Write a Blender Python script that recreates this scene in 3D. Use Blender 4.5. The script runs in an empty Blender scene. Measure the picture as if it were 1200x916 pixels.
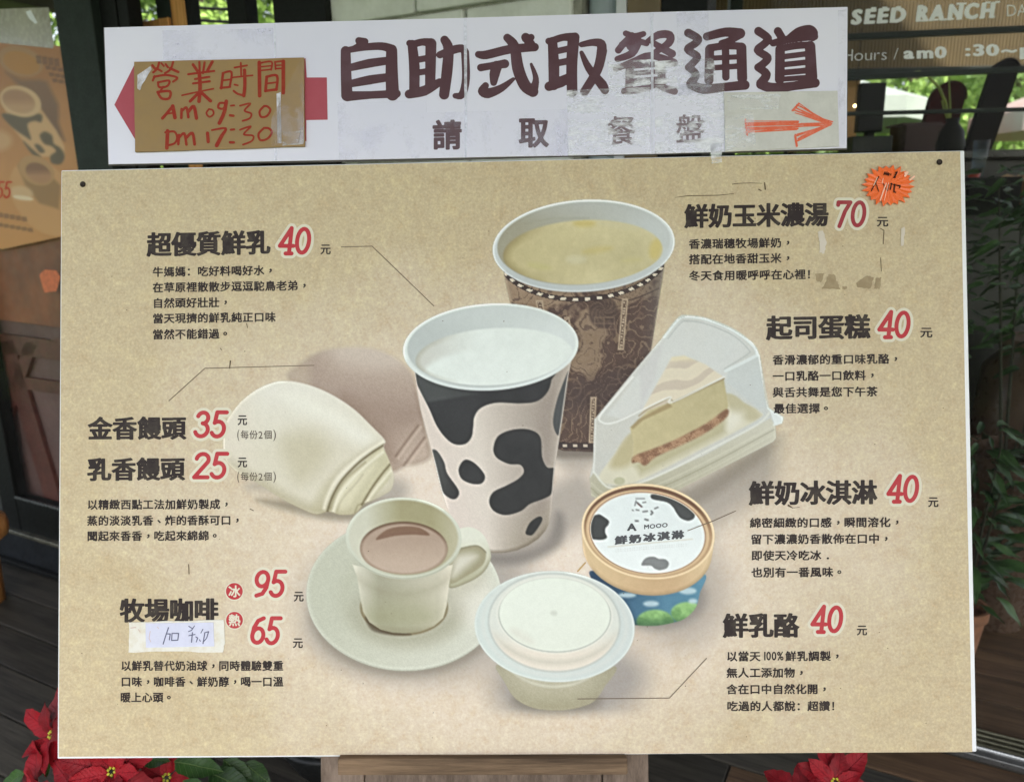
import bpy, bmesh, math, random
import numpy as np
from mathutils import Vector, Matrix

random.seed(7); rng = np.random.RandomState(5)
SC = bpy.context.scene
COL = SC.collection

# ------------------------------------------------------------------ camera
F_PX, CXP, CYP, PW, PH = 900.0, 600.0, 458.0, 1200.0, 916.0
CAM = np.array([0.0287882, -0.9639948, 1.4474265])
RW = np.array([[0.99968808, -0.01206198, -0.02186904],
               [0.01833116, -0.24033004, 0.97051813],
               [-0.01696216, -0.97061629, -0.24003397]])   # columns: right, down, forward
cam_d = bpy.data.cameras.new('camera'); cam = bpy.data.objects.new('camera', cam_d); COL.objects.link(cam)
cam_d.sensor_fit = 'HORIZONTAL'; cam_d.sensor_width = 36.0; cam_d.lens = 36.0 * F_PX / PW
cam_d.clip_start = 0.02; cam_d.clip_end = 400.0
cam_d.dof.use_dof = True; cam_d.dof.focus_distance = 1.02; cam_d.dof.aperture_fstop = 5.6
M4 = Matrix.Identity(4)
for i in range(3):
    M4[i][0] = RW[i, 0]; M4[i][1] = -RW[i, 1]; M4[i][2] = -RW[i, 2]; M4[i][3] = CAM[i]
cam.matrix_world = M4
SC.camera = cam

# ------------------------------------------------------------------ world, sun, exposure
w = bpy.data.worlds.new('World'); SC.world = w; w.use_nodes = True
nt = w.node_tree; nt.nodes.clear()
so = nt.nodes.new('ShaderNodeOutputWorld'); bg = nt.nodes.new('ShaderNodeBackground'); sk = nt.nodes.new('ShaderNodeTexSky')
SUN_EL, SUN_AZ = math.radians(48), math.radians(150)      # azimuth of the sun, measured from +Y towards +X
sk.sky_type = 'NISHITA'; sk.sun_disc = False; sk.sun_elevation = SUN_EL; sk.sun_rotation = SUN_AZ
sk.air_density = 1.0; sk.dust_density = 3.0; sk.ozone_density = 1.0
bg.inputs['Strength'].default_value = 0.15
hz = nt.nodes.new('ShaderNodeHueSaturation'); hz.inputs['Saturation'].default_value = 0.45; nt.links.new(sk.outputs[0], hz.inputs['Color'])   # thin cloud greys the blue
wm = nt.nodes.new('ShaderNodeMix'); wm.data_type = 'RGBA'; wm.blend_type = 'MULTIPLY'; wm.inputs[0].default_value = 1.0; wm.inputs[7].default_value = (1.02, 1.0, 1.0, 1.0)
nt.links.new(hz.outputs[0], wm.inputs[6]); nt.links.new(wm.outputs[2], bg.inputs[0]); nt.links.new(bg.outputs[0], so.inputs[0])
sl = bpy.data.lights.new('sun', 'SUN'); sun = bpy.data.objects.new('sun', sl); COL.objects.link(sun)
sl.energy = 2.2; sl.angle = math.radians(1.5); sl.color = (1.0, 0.96, 0.9)
sd = Vector((math.cos(SUN_EL) * math.sin(SUN_AZ), math.cos(SUN_EL) * math.cos(SUN_AZ), math.sin(SUN_EL)))
sun.rotation_euler = sd.to_track_quat('Z', 'Y').to_euler(); sun.location = (3, -6, 8)
vs = SC.view_settings; vs.view_transform = 'Standard'; vs.look = 'None'; vs.gamma = 1.0
vs.use_curve_mapping = False; vs.exposure = 1.6
SC.render.film_transparent = False
try:
    SC.cycles.use_denoising = True; SC.cycles.max_bounces = 8; SC.cycles.transparent_max_bounces = 12
except Exception: pass

# ------------------------------------------------------------------ geometry helpers
def rays(px, py):
    px = np.asarray(px, float); py = np.asarray(py, float)
    d = np.stack([(px - CXP) / F_PX, (py - CYP) / F_PX, np.ones_like(px)], -1)
    return d @ RW.T
def on_plane(px, py, p0, n):
    d = rays(px, py); s = (np.dot(np.asarray(p0) - CAM, n)) / (d @ np.asarray(n)); return CAM + d * s[..., None]
def at_depth(px, py, depth):
    return CAM + rays(px, py) * depth
LEAN = math.radians(15)
BC = np.array([0, 0, 1.12])
BX = np.array([1.0, 0, 0]); BU = np.array([0, math.sin(LEAN), math.cos(LEAN)]); BN = np.array([0, -math.cos(LEAN), math.sin(LEAN)])
def B(px, py, w=0.0):                         # a point of the board's plane, w metres proud of it
    return on_plane(px, py, BC + BN * w, BN)
FN = np.array([0.4472, 0.8944, 0]); FE = np.array([0.8944, -0.4472, 0]); UP = np.array([0, 0, 1.0])
def FP(px, py, c):                            # a point of a shop-front plane at offset c
    return on_plane(px, py, FN * c, FN)

def srgb(c):
    c = np.asarray(c, float) / 255.0
    return np.where(c <= 0.04045, c / 12.92, ((c + 0.055) / 1.055) ** 2.4)

def tag(o, label=None, cat=None, group=None, kind=None):
    if label: o['label'] = label
    if cat: o['category'] = cat
    if group: o['group'] = group
    if kind: o['kind'] = kind
    return o
def root(name, loc, label, cat, group=None):
    o = bpy.data.objects.new(name, None); COL.objects.link(o); o.location = [float(v) for v in loc]
    o.empty_display_size = 0.05
    return tag(o, label, cat, group)
def wloc(o):
    l = Vector((0, 0, 0))
    while o is not None: l = l + o.location; o = o.parent
    return np.array(l)
def link(name, me, mat, parent=None, origin=None, smooth=False, label=None):
    o = bpy.data.objects.new(name, me); COL.objects.link(o)
    if mat is not None: me.materials.append(mat)
    if smooth: me.shade_smooth()
    if label: o['label'] = label
    return o
def mk(name, verts, faces, mat, parent=None, origin=None, smooth=False, label=None):
    """a mesh from WORLD points, stored relative to its parent chain (or to origin when top-level)"""
    v = np.asarray(verts, float)
    org = wloc(parent) if parent is not None else (np.asarray(origin, float) if origin is not None else np.array([v[:, 0].mean(), v[:, 1].mean(), v[:, 2].min()]))
    me = bpy.data.meshes.new(name)
    v = v - org
    if isinstance(faces, np.ndarray):
        nf, k = faces.shape
        me.vertices.add(len(v)); me.vertices.foreach_set('co', v.astype(np.float32).ravel())
        me.loops.add(nf * k); me.loops.foreach_set('vertex_index', faces.astype(np.int32).ravel())
        me.polygons.add(nf); me.polygons.foreach_set('loop_start', np.arange(0, nf * k, k, dtype=np.int32))
        me.update(calc_edges=True); me.validate()
    else:
        me.from_pydata([tuple(map(float, p)) for p in v], [], [tuple(int(q) for q in f) for f in faces]); me.update()
    o = link(name, me, mat, smooth=smooth, label=label)
    if parent is not None: o.parent = parent
    else: o.location = [float(q) for q in org]
    return o
class MB:
    """collects shapes in world space for one mesh"""
    def __init__(s): s.v = []; s.f = []
    def add(s, v, f):
        b = len(s.v); s.v += [tuple(map(float, p)) for p in v]; s.f += [tuple(b + i for i in q) for q in f]; return s
    def box(s, c, ax, ay, az, bev=0.0):       # centre and three half-axis vectors
        c, ax, ay, az = (np.asarray(q, float) for q in (c, ax, ay, az))
        if bev <= 0:
            P = [c + i * ax + j * ay + k * az for i in (-1, 1) for j in (-1, 1) for k in (-1, 1)]
            return s.add(P, [(0, 1, 3, 2), (4, 6, 7, 5), (0, 4, 5, 1), (2, 3, 7, 6), (0, 2, 6, 4), (1, 5, 7, 3)])
        L = [np.linalg.norm(a) for a in (ax, ay, az)]; U = [a / l for a, l in zip((ax, ay, az), L)]
        bm = bmesh.new(); bmesh.ops.create_cube(bm, size=2.0)
        for q in bm.verts: q.co = Vector((q.co.x * L[0], q.co.y * L[1], q.co.z * L[2]))
        bmesh.ops.bevel(bm, geom=bm.edges[:], offset=min(bev, min(L) * 0.9), segments=2, affect='EDGES', profile=0.5)
        P = [c + U[0] * q.co.x + U[1] * q.co.y + U[2] * q.co.z for q in bm.verts]
        fl = 1 if np.dot(np.cross(U[0], U[1]), U[2]) > 0 else -1
        s.add(P, [tuple(x.index for x in (f.verts if fl > 0 else reversed(f.verts[:]))) for f in bm.faces]); bm.free(); return s
    def prism(s, front, back):                # two matching loops of world points
        n = len(front); P = list(front) + list(back)
        f = [tuple(range(n)), tuple(range(2 * n - 1, n - 1, -1))] + [(i, i + n, (i + 1) % n + n, (i + 1) % n) for i in range(n)]
        return s.add(P, f)
    def tube(s, pts, rad, seg=8, cap=True):
        pts = [np.asarray(p, float) for p in pts]; n = len(pts)
        if np.isscalar(rad): rad = [rad] * n
        P = []; t0 = pts[1] - pts[0]; r = np.cross(t0, [0.1, 0.3, 1.0]); r /= np.linalg.norm(r)
        for i in range(n):
            t = pts[min(i + 1, n - 1)] - pts[max(i - 1, 0)]; t /= np.linalg.norm(t)
            r = r - t * np.dot(r, t); r /= np.linalg.norm(r); b = np.cross(t, r)
            for k in range(seg):
                a = 2 * math.pi * k / seg; P.append(pts[i] + rad[i] * (math.cos(a) * r + math.sin(a) * b))
        f = [(i * seg + k, i * seg + (k + 1) % seg, (i + 1) * seg + (k + 1) % seg, (i + 1) * seg + k) for i in range(n - 1) for k in range(seg)]
        if cap: f += [tuple(range(seg - 1, -1, -1)), tuple((n - 1) * seg + k for k in range(seg))]
        return s.add(P, f)
    def lathe(s, c, prof, seg=32, wob=0.0):   # prof: (radius, height) up the z axis
        c = np.asarray(c, float); P = []
        for r, h in prof:
            for k in range(seg):
                a = 2 * math.pi * k / seg; rr = r * (1 + wob * math.sin(3 * a + h * 40)); P.append(c + [rr * math.cos(a), rr * math.sin(a), h])
        n = len(prof)
        f = [(i * seg + k, i * seg + (k + 1) % seg, (i + 1) * seg + (k + 1) % seg, (i + 1) * seg + k) for i in range(n - 1) for k in range(seg)]
        if prof[0][0] > 1e-5: f.append(tuple(range(seg - 1, -1, -1)))
        if prof[-1][0] > 1e-5: f.append(tuple((n - 1) * seg + k for k in range(seg)))
        return s.add(P, f)
    def build(s, name, mat, parent=None, origin=None, smooth=False, label=None):
        return mk(name, np.array(s.v), s.f, mat, parent, origin, smooth, label)
def vbox(px0, px1, py, c, z0, z1, depth, bev=0.003, mb=None):
    """an upright bar on shop-front plane c, its edges where pixels px0, px1 of row py meet the plane"""
    a = FP(px0, py, c); b = FP(px1, py, c); m = (a + b) / 2; hw = abs(np.dot(b - a, FE)) / 2
    cc = np.array([m[0], m[1], (z0 + z1) / 2]) + FN * depth / 2
    return (mb or MB()).box(cc, FE * hw, FN * depth / 2, UP * (z1 - z0) / 2, bev)
def copy_part(o, parent, loc):
    c = o.copy(); COL.objects.link(c); c.parent = parent; c.location = loc; return c

# ------------------------------------------------------------------ materials
def new_mat(name):
    m = bpy.data.materials.new(name); m.use_nodes = True; t = m.node_tree; t.nodes.clear()
    out = t.nodes.new('ShaderNodeOutputMaterial'); b = t.nodes.new('ShaderNodeBsdfPrincipled')
    t.links.new(b.outputs[0], out.inputs[0]); return m, t, b
def N(t, typ, **kw):
    n = t.nodes.new(typ)
    for k, v in kw.items(): setattr(n, k, v)
    return n
def noise(t, scale, detail=4.0, rough=0.55, vec=None):
    n = N(t, 'ShaderNodeTexNoise'); n.inputs['Scale'].default_value = scale; n.inputs['Detail'].default_value = detail
    n.inputs['Roughness'].default_value = rough
    if vec is not None: t.links.new(vec, n.inputs['Vector'])
    return n
def ramp(t, fac, stops):
    r = N(t, 'ShaderNodeValToRGB'); e = r.color_ramp.elements
    while len(e) < len(stops): e.new(0.5)
    for q, (p, c) in zip(e, stops):
        q.position = p; q.color = (*c[:3], 1.0) if not np.isscalar(c) else (c, c, c, 1)
    t.links.new(fac, r.inputs[0]); return r
def mix(t, fac, a, b, mode='MIX'):
    n = N(t, 'ShaderNodeMix', data_type='RGBA', blend_type=mode)
    for s_, v in ((n.inputs[0], fac), (n.inputs[6], a), (n.inputs[7], b)):
        if isinstance(v, bpy.types.NodeSocket): t.links.new(v, s_)
        elif np.isscalar(v): s_.default_value = v
        else: s_.default_value = (*[float(q) for q in v[:3]], 1.0)
    return n.outputs[2]
def simple(name, c, rough=0.6, var=0.12, scale=12.0, bump=0.15, metal=0.0, spec=0.5, c2=None, stretch=None, coat=0.0, bdist=0.002):
    """base colour broken up by noise, with matching bump and roughness variation; c is sRGB 0..255"""
    m, t, b = new_mat(name); co = N(t, 'ShaderNodeTexCoord'); vec = co.outputs['Object']
    if stretch:
        mp = N(t, 'ShaderNodeMapping'); mp.inputs['Scale'].default_value = stretch; t.links.new(vec, mp.inputs[0]); vec = mp.outputs[0]
    a = srgb(c); d = srgb(c2) if c2 is not None else a * (1 - var * 2)
    n1 = noise(t, scale, 6, 0.6, vec); n2 = noise(t, scale * 7, 3, 0.6, vec)
    r = ramp(t, n1.outputs[0], [(0.3, d), (0.7, a * (1 + (var if c2 is None else 0)))])
    colr = mix(t, 0.25, r.outputs[0], n2.outputs[1], 'OVERLAY') if var > 0 else r.outputs[0]
    hs = N(t, 'ShaderNodeHueSaturation'); t.links.new(colr, hs.inputs['Color']); hs.inputs['Saturation'].default_value = 1.0
    t.links.new(colr if False else mix(t, 0.12 if var > 0 else 0.0, r.outputs[0], n2.outputs[0], 'OVERLAY'), b.inputs['Base Color'])
    rr = ramp(t, n2.outputs[0], [(0.3, max(0.02, rough - 0.12)), (0.7, min(1, rough + 0.1))]); t.links.new(rr.outputs[0], b.inputs['Roughness'])
    if bump > 0:
        bp = N(t, 'ShaderNodeBump'); bp.inputs['Strength'].default_value = bump; bp.inputs['Distance'].default_value = bdist
        t.links.new(n2.outputs[0], bp.inputs['Height']); t.links.new(bp.outputs[0], b.inputs['Normal'])
    b.inputs['Metallic'].default_value = metal; b.inputs['Specular IOR Level'].default_value = spec
    b.inputs['Coat Weight'].default_value = coat
    return m
def ink(name, c, rough=0.5, fade=0.0, fcol=(200, 190, 165), scale=60, spec=0.15):
    m, t, b = new_mat(name); co = N(t, 'ShaderNodeTexCoord')
    n = noise(t, scale, 5, 0.65, co.outputs['Object'])
    r = ramp(t, n.outputs[0], [(0.45, srgb(c)), (0.85, srgb(c) * (1 - fade) + srgb(fcol) * fade)])
    t.links.new(r.outputs[0], b.inputs['Base Color']); b.inputs['Roughness'].default_value = rough
    b.inputs['Specular IOR Level'].default_value = spec; return m
def wood(name, c1, c2, axis=(1, 0, 0), scale=1.0, rough=0.6, bump=0.4):
    """grain that runs along the given world direction"""
    m, t, b = new_mat(name); co = N(t, 'ShaderNodeTexCoord'); mp = N(t, 'ShaderNodeMapping')
    ang = math.atan2(axis[1], axis[0])
    vr = N(t, 'ShaderNodeVectorRotate', rotation_type='Z_AXIS'); vr.inputs['Angle'].default_value = -ang
    t.links.new(co.outputs['Object'], vr.inputs['Vector']); t.links.new(vr.outputs[0], mp.inputs[0])
    mp.inputs['Scale'].default_value = (2.2 * scale, 38 * scale, 38 * scale) if abs(axis[2]) < 0.5 else (38 * scale, 38 * scale, 2.2 * scale)
    n1 = noise(t, 1.0, 8, 0.65, mp.outputs[0]); n2 = noise(t, 4.0, 4, 0.7, mp.outputs[0]); n3 = noise(t, 6, 5, 0.6, co.outputs['Object'])
    r = ramp(t, n1.outputs[0], [(0.3, srgb(c2)), (0.62, srgb(c1))])
    oi = N(t, 'ShaderNodeObjectInfo'); vv = ramp(t, oi.outputs['Random'], [(0.0, 0.7), (1.0, 1.15)])
    c = mix(t, 0.35, r.outputs[0], n2.outputs[0], 'OVERLAY'); c = mix(t, 0.35, c, n3.outputs[0], 'OVERLAY'); c = mix(t, 1.0, c, vv.outputs[0], 'MULTIPLY')
    t.links.new(c, b.inputs['Base Color']); b.inputs['Roughness'].default_value = rough
    bp = N(t, 'ShaderNodeBump'); bp.inputs['Strength'].default_value = bump; bp.inputs['Distance'].default_value = 0.002
    t.links.new(n2.outputs[0], bp.inputs['Height']); t.links.new(bp.outputs[0], b.inputs['Normal'])
    b.inputs['Specular IOR Level'].default_value = 0.25
    return m
def glassy(name, tint=(1, 1, 1), rough=0.0, refl=0.4, film=0.06):
    """thin window glass: clear to light, reflecting at grazing angles, with faint dirt"""
    m, t, b = new_mat(name); t.nodes.remove(b)
    out = [n for n in t.nodes if n.type == 'OUTPUT_MATERIAL'][0]
    tr = N(t, 'ShaderNodeBsdfTransparent'); tr.inputs[0].default_value = (*tint, 1); gl = N(t, 'ShaderNodeBsdfGlossy'); gl.inputs['Roughness'].default_value = rough
    fr = N(t, 'ShaderNodeFresnel'); ge = N(t, 'ShaderNodeNewGeometry'); io = N(t, 'ShaderNodeMapRange'); t.links.new(ge.outputs['Backfacing'], io.inputs[0])
    io.inputs['To Min'].default_value = 1.5; io.inputs['To Max'].default_value = 1 / 1.5; t.links.new(io.outputs[0], fr.inputs['IOR']); mx = N(t, 'ShaderNodeMixShader')
    fm = N(t, 'ShaderNodeMath', operation='MULTIPLY'); fm.inputs[1].default_value = refl; t.links.new(fr.outputs[0], fm.inputs[0]); t.links.new(fm.outputs[0], mx.inputs[0]); t.links.new(tr.outputs[0], mx.inputs[1]); t.links.new(gl.outputs[0], mx.inputs[2])
    df = N(t, 'ShaderNodeBsdfDiffuse'); df.inputs[0].default_value = (0.7, 0.7, 0.68, 1)
    co = N(t, 'ShaderNodeTexCoord'); nn = noise(t, 9, 6, 0.7, co.outputs['Object'])
    rr = ramp(t, nn.outputs[0], [(0.35, 0.0), (0.8, film)]); m2 = N(t, 'ShaderNodeMixShader')
    t.links.new(rr.outputs[0], m2.inputs[0]); t.links.new(mx.outputs[0], m2.inputs[1]); t.links.new(df.outputs[0], m2.inputs[2])
    t.links.new(m2.outputs[0], out.inputs[0]); return m
# ------------------------------------------------------------------ flat print: signed distances painted on a fine grid of faces
def catmull(pts, closed=True, n=8):
    p = np.asarray(pts, float); m = len(p); out = []
    for i in range(m if closed else m - 1):
        if closed: a, b, c, d = p[(i - 1) % m], p[i], p[(i + 1) % m], p[(i + 2) % m]
        else: a, b, c, d = p[max(i - 1, 0)], p[i], p[i + 1], p[min(i + 2, m - 1)]
        for k in range(n):
            t = k / n
            out.append(0.5 * ((2 * b) + (-a + c) * t + (2 * a - 5 * b + 4 * c - d) * t * t + (-a + 3 * b - 3 * c + d) * t ** 3))
    if not closed: out.append(p[-1])
    return np.array(out)
def seg_dist(X, Y, a, b):
    ab = b - a; L = ab @ ab + 1e-12
    t = np.clip(((X - a[0]) * ab[0] + (Y - a[1]) * ab[1]) / L, 0, 1)
    return np.hypot(X - a[0] - t * ab[0], Y - a[1] - t * ab[1]), t
def poly_sdf(X, Y, loops):
    d = np.full(X.shape, 1e9); ins = np.zeros(X.shape, bool)
    for P in loops:
        P = np.asarray(P, float)
        for i in range(len(P)):
            a, b = P[i], P[(i + 1) % len(P)]
            d = np.minimum(d, seg_dist(X, Y, a, b)[0])
            if a[1] != b[1]:
                c = ((a[1] > Y) != (b[1] > Y)); xi = (b[0] - a[0]) * (Y - a[1]) / (b[1] - a[1]) + a[0]
                ins ^= c & (X < xi)
    return np.where(ins, -d, d)
def stroke_sdf(X, Y, strokes):
    """strokes: list of (points, radius or radii)"""
    d = np.full(X.shape, 1e9)
    for pts, r in strokes:
        pts = np.asarray(pts, float); r = [r] * len(pts) if np.isscalar(r) else list(r)
        if len(r) != len(pts): r = list(np.interp(np.linspace(0, 1, len(pts)), np.linspace(0, 1, len(r)), r))
        for i in range(len(pts) - 1):
            q, t = seg_dist(X, Y, pts[i], pts[i + 1]); d = np.minimum(d, q - (r[i] + (r[i + 1] - r[i]) * t))
        if len(pts) == 1: d = np.minimum(d, np.hypot(X - pts[0][0], Y - pts[0][1]) - r[0])
    return d
def iso_mesh(x0, y0, st, D, level=0.0):
    """faces covering D < level on a grid, cut cleanly along the contour; returns 2-D points and faces"""
    D = D - level; ny, nx = D.shape; V = []; F = []; idx = {}
    def gv(i, j):
        k = (i, j)
        if k not in idx: idx[k] = len(V); V.append((x0 + j * st, y0 + i * st))
        return idx[k]
    def ev(i, j, i2, j2):
        k = (i, j, i2, j2) if (i, j) < (i2, j2) else (i2, j2, i, j)
        if k not in idx:
            a, b = D[k[0], k[1]], D[k[2], k[3]]; t = a / (a - b)
            idx[k] = len(V); V.append((x0 + (k[1] + (k[3] - k[1]) * t) * st, y0 + (k[0] + (k[2] - k[0]) * t) * st))
        return idx[k]
    In = D < 0
    full = In[:-1, :-1] & In[1:, :-1] & In[:-1, 1:] & In[1:, 1:]; anyc = In[:-1, :-1] | In[1:, :-1] | In[:-1, 1:] | In[1:, 1:]
    for i in range(ny - 1):
        j = 0
        while j < nx - 1:
            if full[i, j]:
                j2 = j
                while j2 < nx - 1 and full[i, j2]: j2 += 1
                F.append((gv(i, j), gv(i, j2), gv(i + 1, j2), gv(i + 1, j))); j = j2; continue
            if anyc[i, j]:
                c = [(i, j), (i, j + 1), (i + 1, j + 1), (i + 1, j)]; ins = [In[q] for q in c]
                if ins[0] == ins[2] and ins[1] == ins[3] and ins[0] != ins[1]:
                    for k in range(4):
                        if ins[k]: F.append((gv(*c[k]), ev(*c[k], *c[(k + 1) % 4]), ev(*c[k], *c[(k - 1) % 4])))
                else:
                    poly = []
                    for k in range(4):
                        if ins[k]: poly.append(gv(*c[k]))
                        if ins[k] != ins[(k + 1) % 4]: poly.append(ev(*c[k], *c[(k + 1) % 4]))
                    if len(poly) >= 3: F.append(tuple(poly))
            j += 1
    return np.array(V).reshape(-1, 2), F
def flat_from_sdf(sdf, bbox, st, level=0.0):
    x0, y0, x1, y1 = bbox; X, Y = np.meshgrid(np.arange(x0, x1 + st, st), np.arange(y0, y1 + st, st))
    return iso_mesh(x0, y0, st, sdf(X, Y), level)
class Flat:
    """flat pieces of print gathered in photograph-plane units, then laid on a surface"""
    def __init__(s): s.v = []; s.f = []
    def add(s, V, F):
        b = len(s.v); s.v += [tuple(p) for p in V]; s.f += [tuple(b + i for i in q) for q in F]; return s
    def poly(s, pts): return s.add(pts, [tuple(range(len(pts)))])
    def strokes(s, st, res=0.5, level=0.0):
        P = np.concatenate([np.asarray(a, float) for a, _ in st]); R = max(np.max(r) for _, r in st) + 2 * res + level
        V, F = flat_from_sdf(lambda X, Y: stroke_sdf(X, Y, st), (P[:, 0].min() - R, P[:, 1].min() - R, P[:, 0].max() + R, P[:, 1].max() + R), res, level)
        return s.add(V, F)
    def build(s, name, mat, parent, surf, w, label=None):
        v = np.array(s.v); P = surf(v[:, 0], v[:, 1], w)
        # drop slivers the contour leaves
        return mk(name, P, [tuple(reversed(f)) for f in s.f], mat, parent, label=label)

# ---- glyph outlines
GL = {}
def glyph(ch):
    if ch in GL: return GL[ch]
    c = bpy.data.curves.new('glyph', 'FONT'); c.body = ch; c.size = 1.0; c.resolution_u = 3
    o = bpy.data.objects.new('glyph', c); COL.objects.link(o)
    dg = bpy.context.evaluated_depsgraph_get()
    cu = o.to_curve(dg, apply_modifiers=False); loops = []
    for s_ in cu.splines:
        bp = s_.bezier_points; n = len(bp); L = []
        for i in range(n):
            p0, p1 = bp[i], bp[(i + 1) % n]
            a, b, c2, d = (np.array(q)[:2] for q in (p0.co, p0.handle_right, p1.handle_left, p1.co))
            L.append(a)
            if np.linalg.norm(np.cross(np.append(b - a, 0), np.append(d - a, 0))) > 1e-5 or np.linalg.norm(np.cross(np.append(c2 - a, 0), np.append(d - a, 0))) > 1e-5:
                for t in (0.33, 0.66): L.append(a * (1 - t) ** 3 + 3 * b * t * (1 - t) ** 2 + 3 * c2 * t * t * (1 - t) + d * t ** 3)
        loops.append(np.array(L))
    o.to_curve_clear(); bpy.data.objects.remove(o); bpy.data.curves.remove(c)
    GL[ch] = loops; return loops
GM = {}
def bold_glyph(ch, dil, ax=1.0, res=72):
    """outline grown by dil em; ax < 1 grows upright strokes more than level ones"""
    k = (ch, dil, ax, res)
    if k in GM: return GM[k]
    loops = glyph(ch)
    if not loops: GM[k] = (np.zeros((0, 2)), []); return GM[k]
    A = np.concatenate(loops); m = dil / ax + 0.03; st = 1.0 / res
    sc = [np.c_[l[:, 0] * ax, l[:, 1]] for l in loops]
    def sdf(X, Y): return poly_sdf(X * ax, Y, sc)
    V, F = flat_from_sdf(sdf, (A[:, 0].min() - m, A[:, 1].min() - m, A[:, 0].max() + m, A[:, 1].max() + m), st, dil)
    GM[k] = (V, F); return GM[k]
def text_line(fl, body, x0, y0, pitch, h, slope=0.0, dil=0.018, ax=1.0, res=48, wfac=0.96, shear=0.0):
    """one line of square characters: x0, y0 the left bottom; pitch along the row, h the height of a character"""
    for i, ch in enumerate(body):
        if ch in ' \u3000': continue
        V, F = bold_glyph(ch, dil, ax, res)
        if not len(V): continue
        gx, gy = V[:, 0].copy(), V[:, 1].copy() + 0.12
        if ch in '，。、．': gx += 0.30; gy += 0.28 if ch in '，。' else (0.2 if ch == '、' else 0)
        X = x0 + (i + gx * wfac + (1 - wfac) / 2) * pitch + shear * gy * h
        Y = y0 - gy * h * 1.0 + slope * (X - x0)
        fl.add(np.c_[X, Y], [tuple(reversed(f)) for f in F])
    return fl
def latin(fl, body, x0, y0, h, x1=None, slope=0.0, dil=0.0, shear=0.0, res=60, ax=1.0):
    """proportional lettering; h = cap height; squeezed or stretched to end at x1"""
    cur = 0.0; parts = []
    for ch in body:
        if ch == ' ': cur += 0.30; continue
        V, F = bold_glyph(ch, dil, ax, res); wd = V[:, 0].max() - min(0, V[:, 0].min()) + 0.06 + dil * 0.6
        parts.append((V, F, cur)); cur += wd
    k = h / 0.73; sx = k if x1 is None else (x1 - x0) / cur
    for V, F, c in parts:
        X = x0 + (V[:, 0] + c) * sx + shear * V[:, 1] * k; Y = y0 - V[:, 1] * k + slope * (X - x0)
        fl.add(np.c_[X, Y], [tuple(reversed(f)) for f in F])
    return fl
def arc(cx, cy, rx, ry, a0, a1, n=14):
    a = np.radians(np.linspace(a0, a1, n)); return np.c_[cx + rx * np.cos(a), cy + ry * np.sin(a)]
DIG = {  # digits in a box 0.56 wide, 1 high, y up
    '4': [[(0.40, 1.0), (0.02, 0.30), (0.54, 0.30)], [(0.40, 1.0), (0.40, 0.0)], [(0.27, 0.0), (0.50, 0.0)]],
    '0': [list(arc(0.27, 0.5, 0.23, 0.47, 0, 360, 26))],
    '7': [[(0.04, 0.86), (0.04, 0.97), (0.52, 0.97), (0.34, 0.6), (0.18, 0.0)]],
    '5': [[(0.52, 0.98), (0.16, 0.98), (0.11, 0.56)], list(arc(0.24, 0.31, 0.24, 0.30, 125, -150, 18))],
    '3': [list(arc(0.26, 0.75, 0.20, 0.22, 160, -80, 14)), list(arc(0.25, 0.28, 0.24, 0.26, 85, -160, 16))],
    '2': [list(arc(0.27, 0.74, 0.22, 0.23, 170, -25, 14)) + [(0.03, 0.02), (0.52, 0.02)]],
    '9': [list(arc(0.27, 0.68, 0.23, 0.29, 0, 360, 20)), [(0.50, 0.68), (0.46, 0.34), (0.33, 0.10), (0.10, 0.02)]],
    '6': [list(arc(0.27, 0.31, 0.23, 0.28, 0, 360, 20)), [(0.04, 0.31), (0.08, 0.62), (0.22, 0.88), (0.44, 0.98)]],
}
def digit_strokes(s, x0, y0, x1, y1, rad):
    """s between x0..x1, foot at y1 and head at y0, slanted"""
    h = (y1 - y0) - 2 * rad; n = len(s); W = (x1 - x0) - 2 * rad; sh = 0.11
    wd = (W - sh * h) / (n - (1 - 0.56 / 0.62)) if n > 1 else W - sh * h
    out = []
    for i, ch in enumerate(s):
        for st in DIG[ch]:
            p = np.array(st, float); X = x0 + rad + i * wd + p[:, 0] / 0.62 * wd + sh * p[:, 1] * h; Y = y1 - rad - p[:, 1] * h
            out.append((np.c_[X, Y], rad))
    return out

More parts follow.
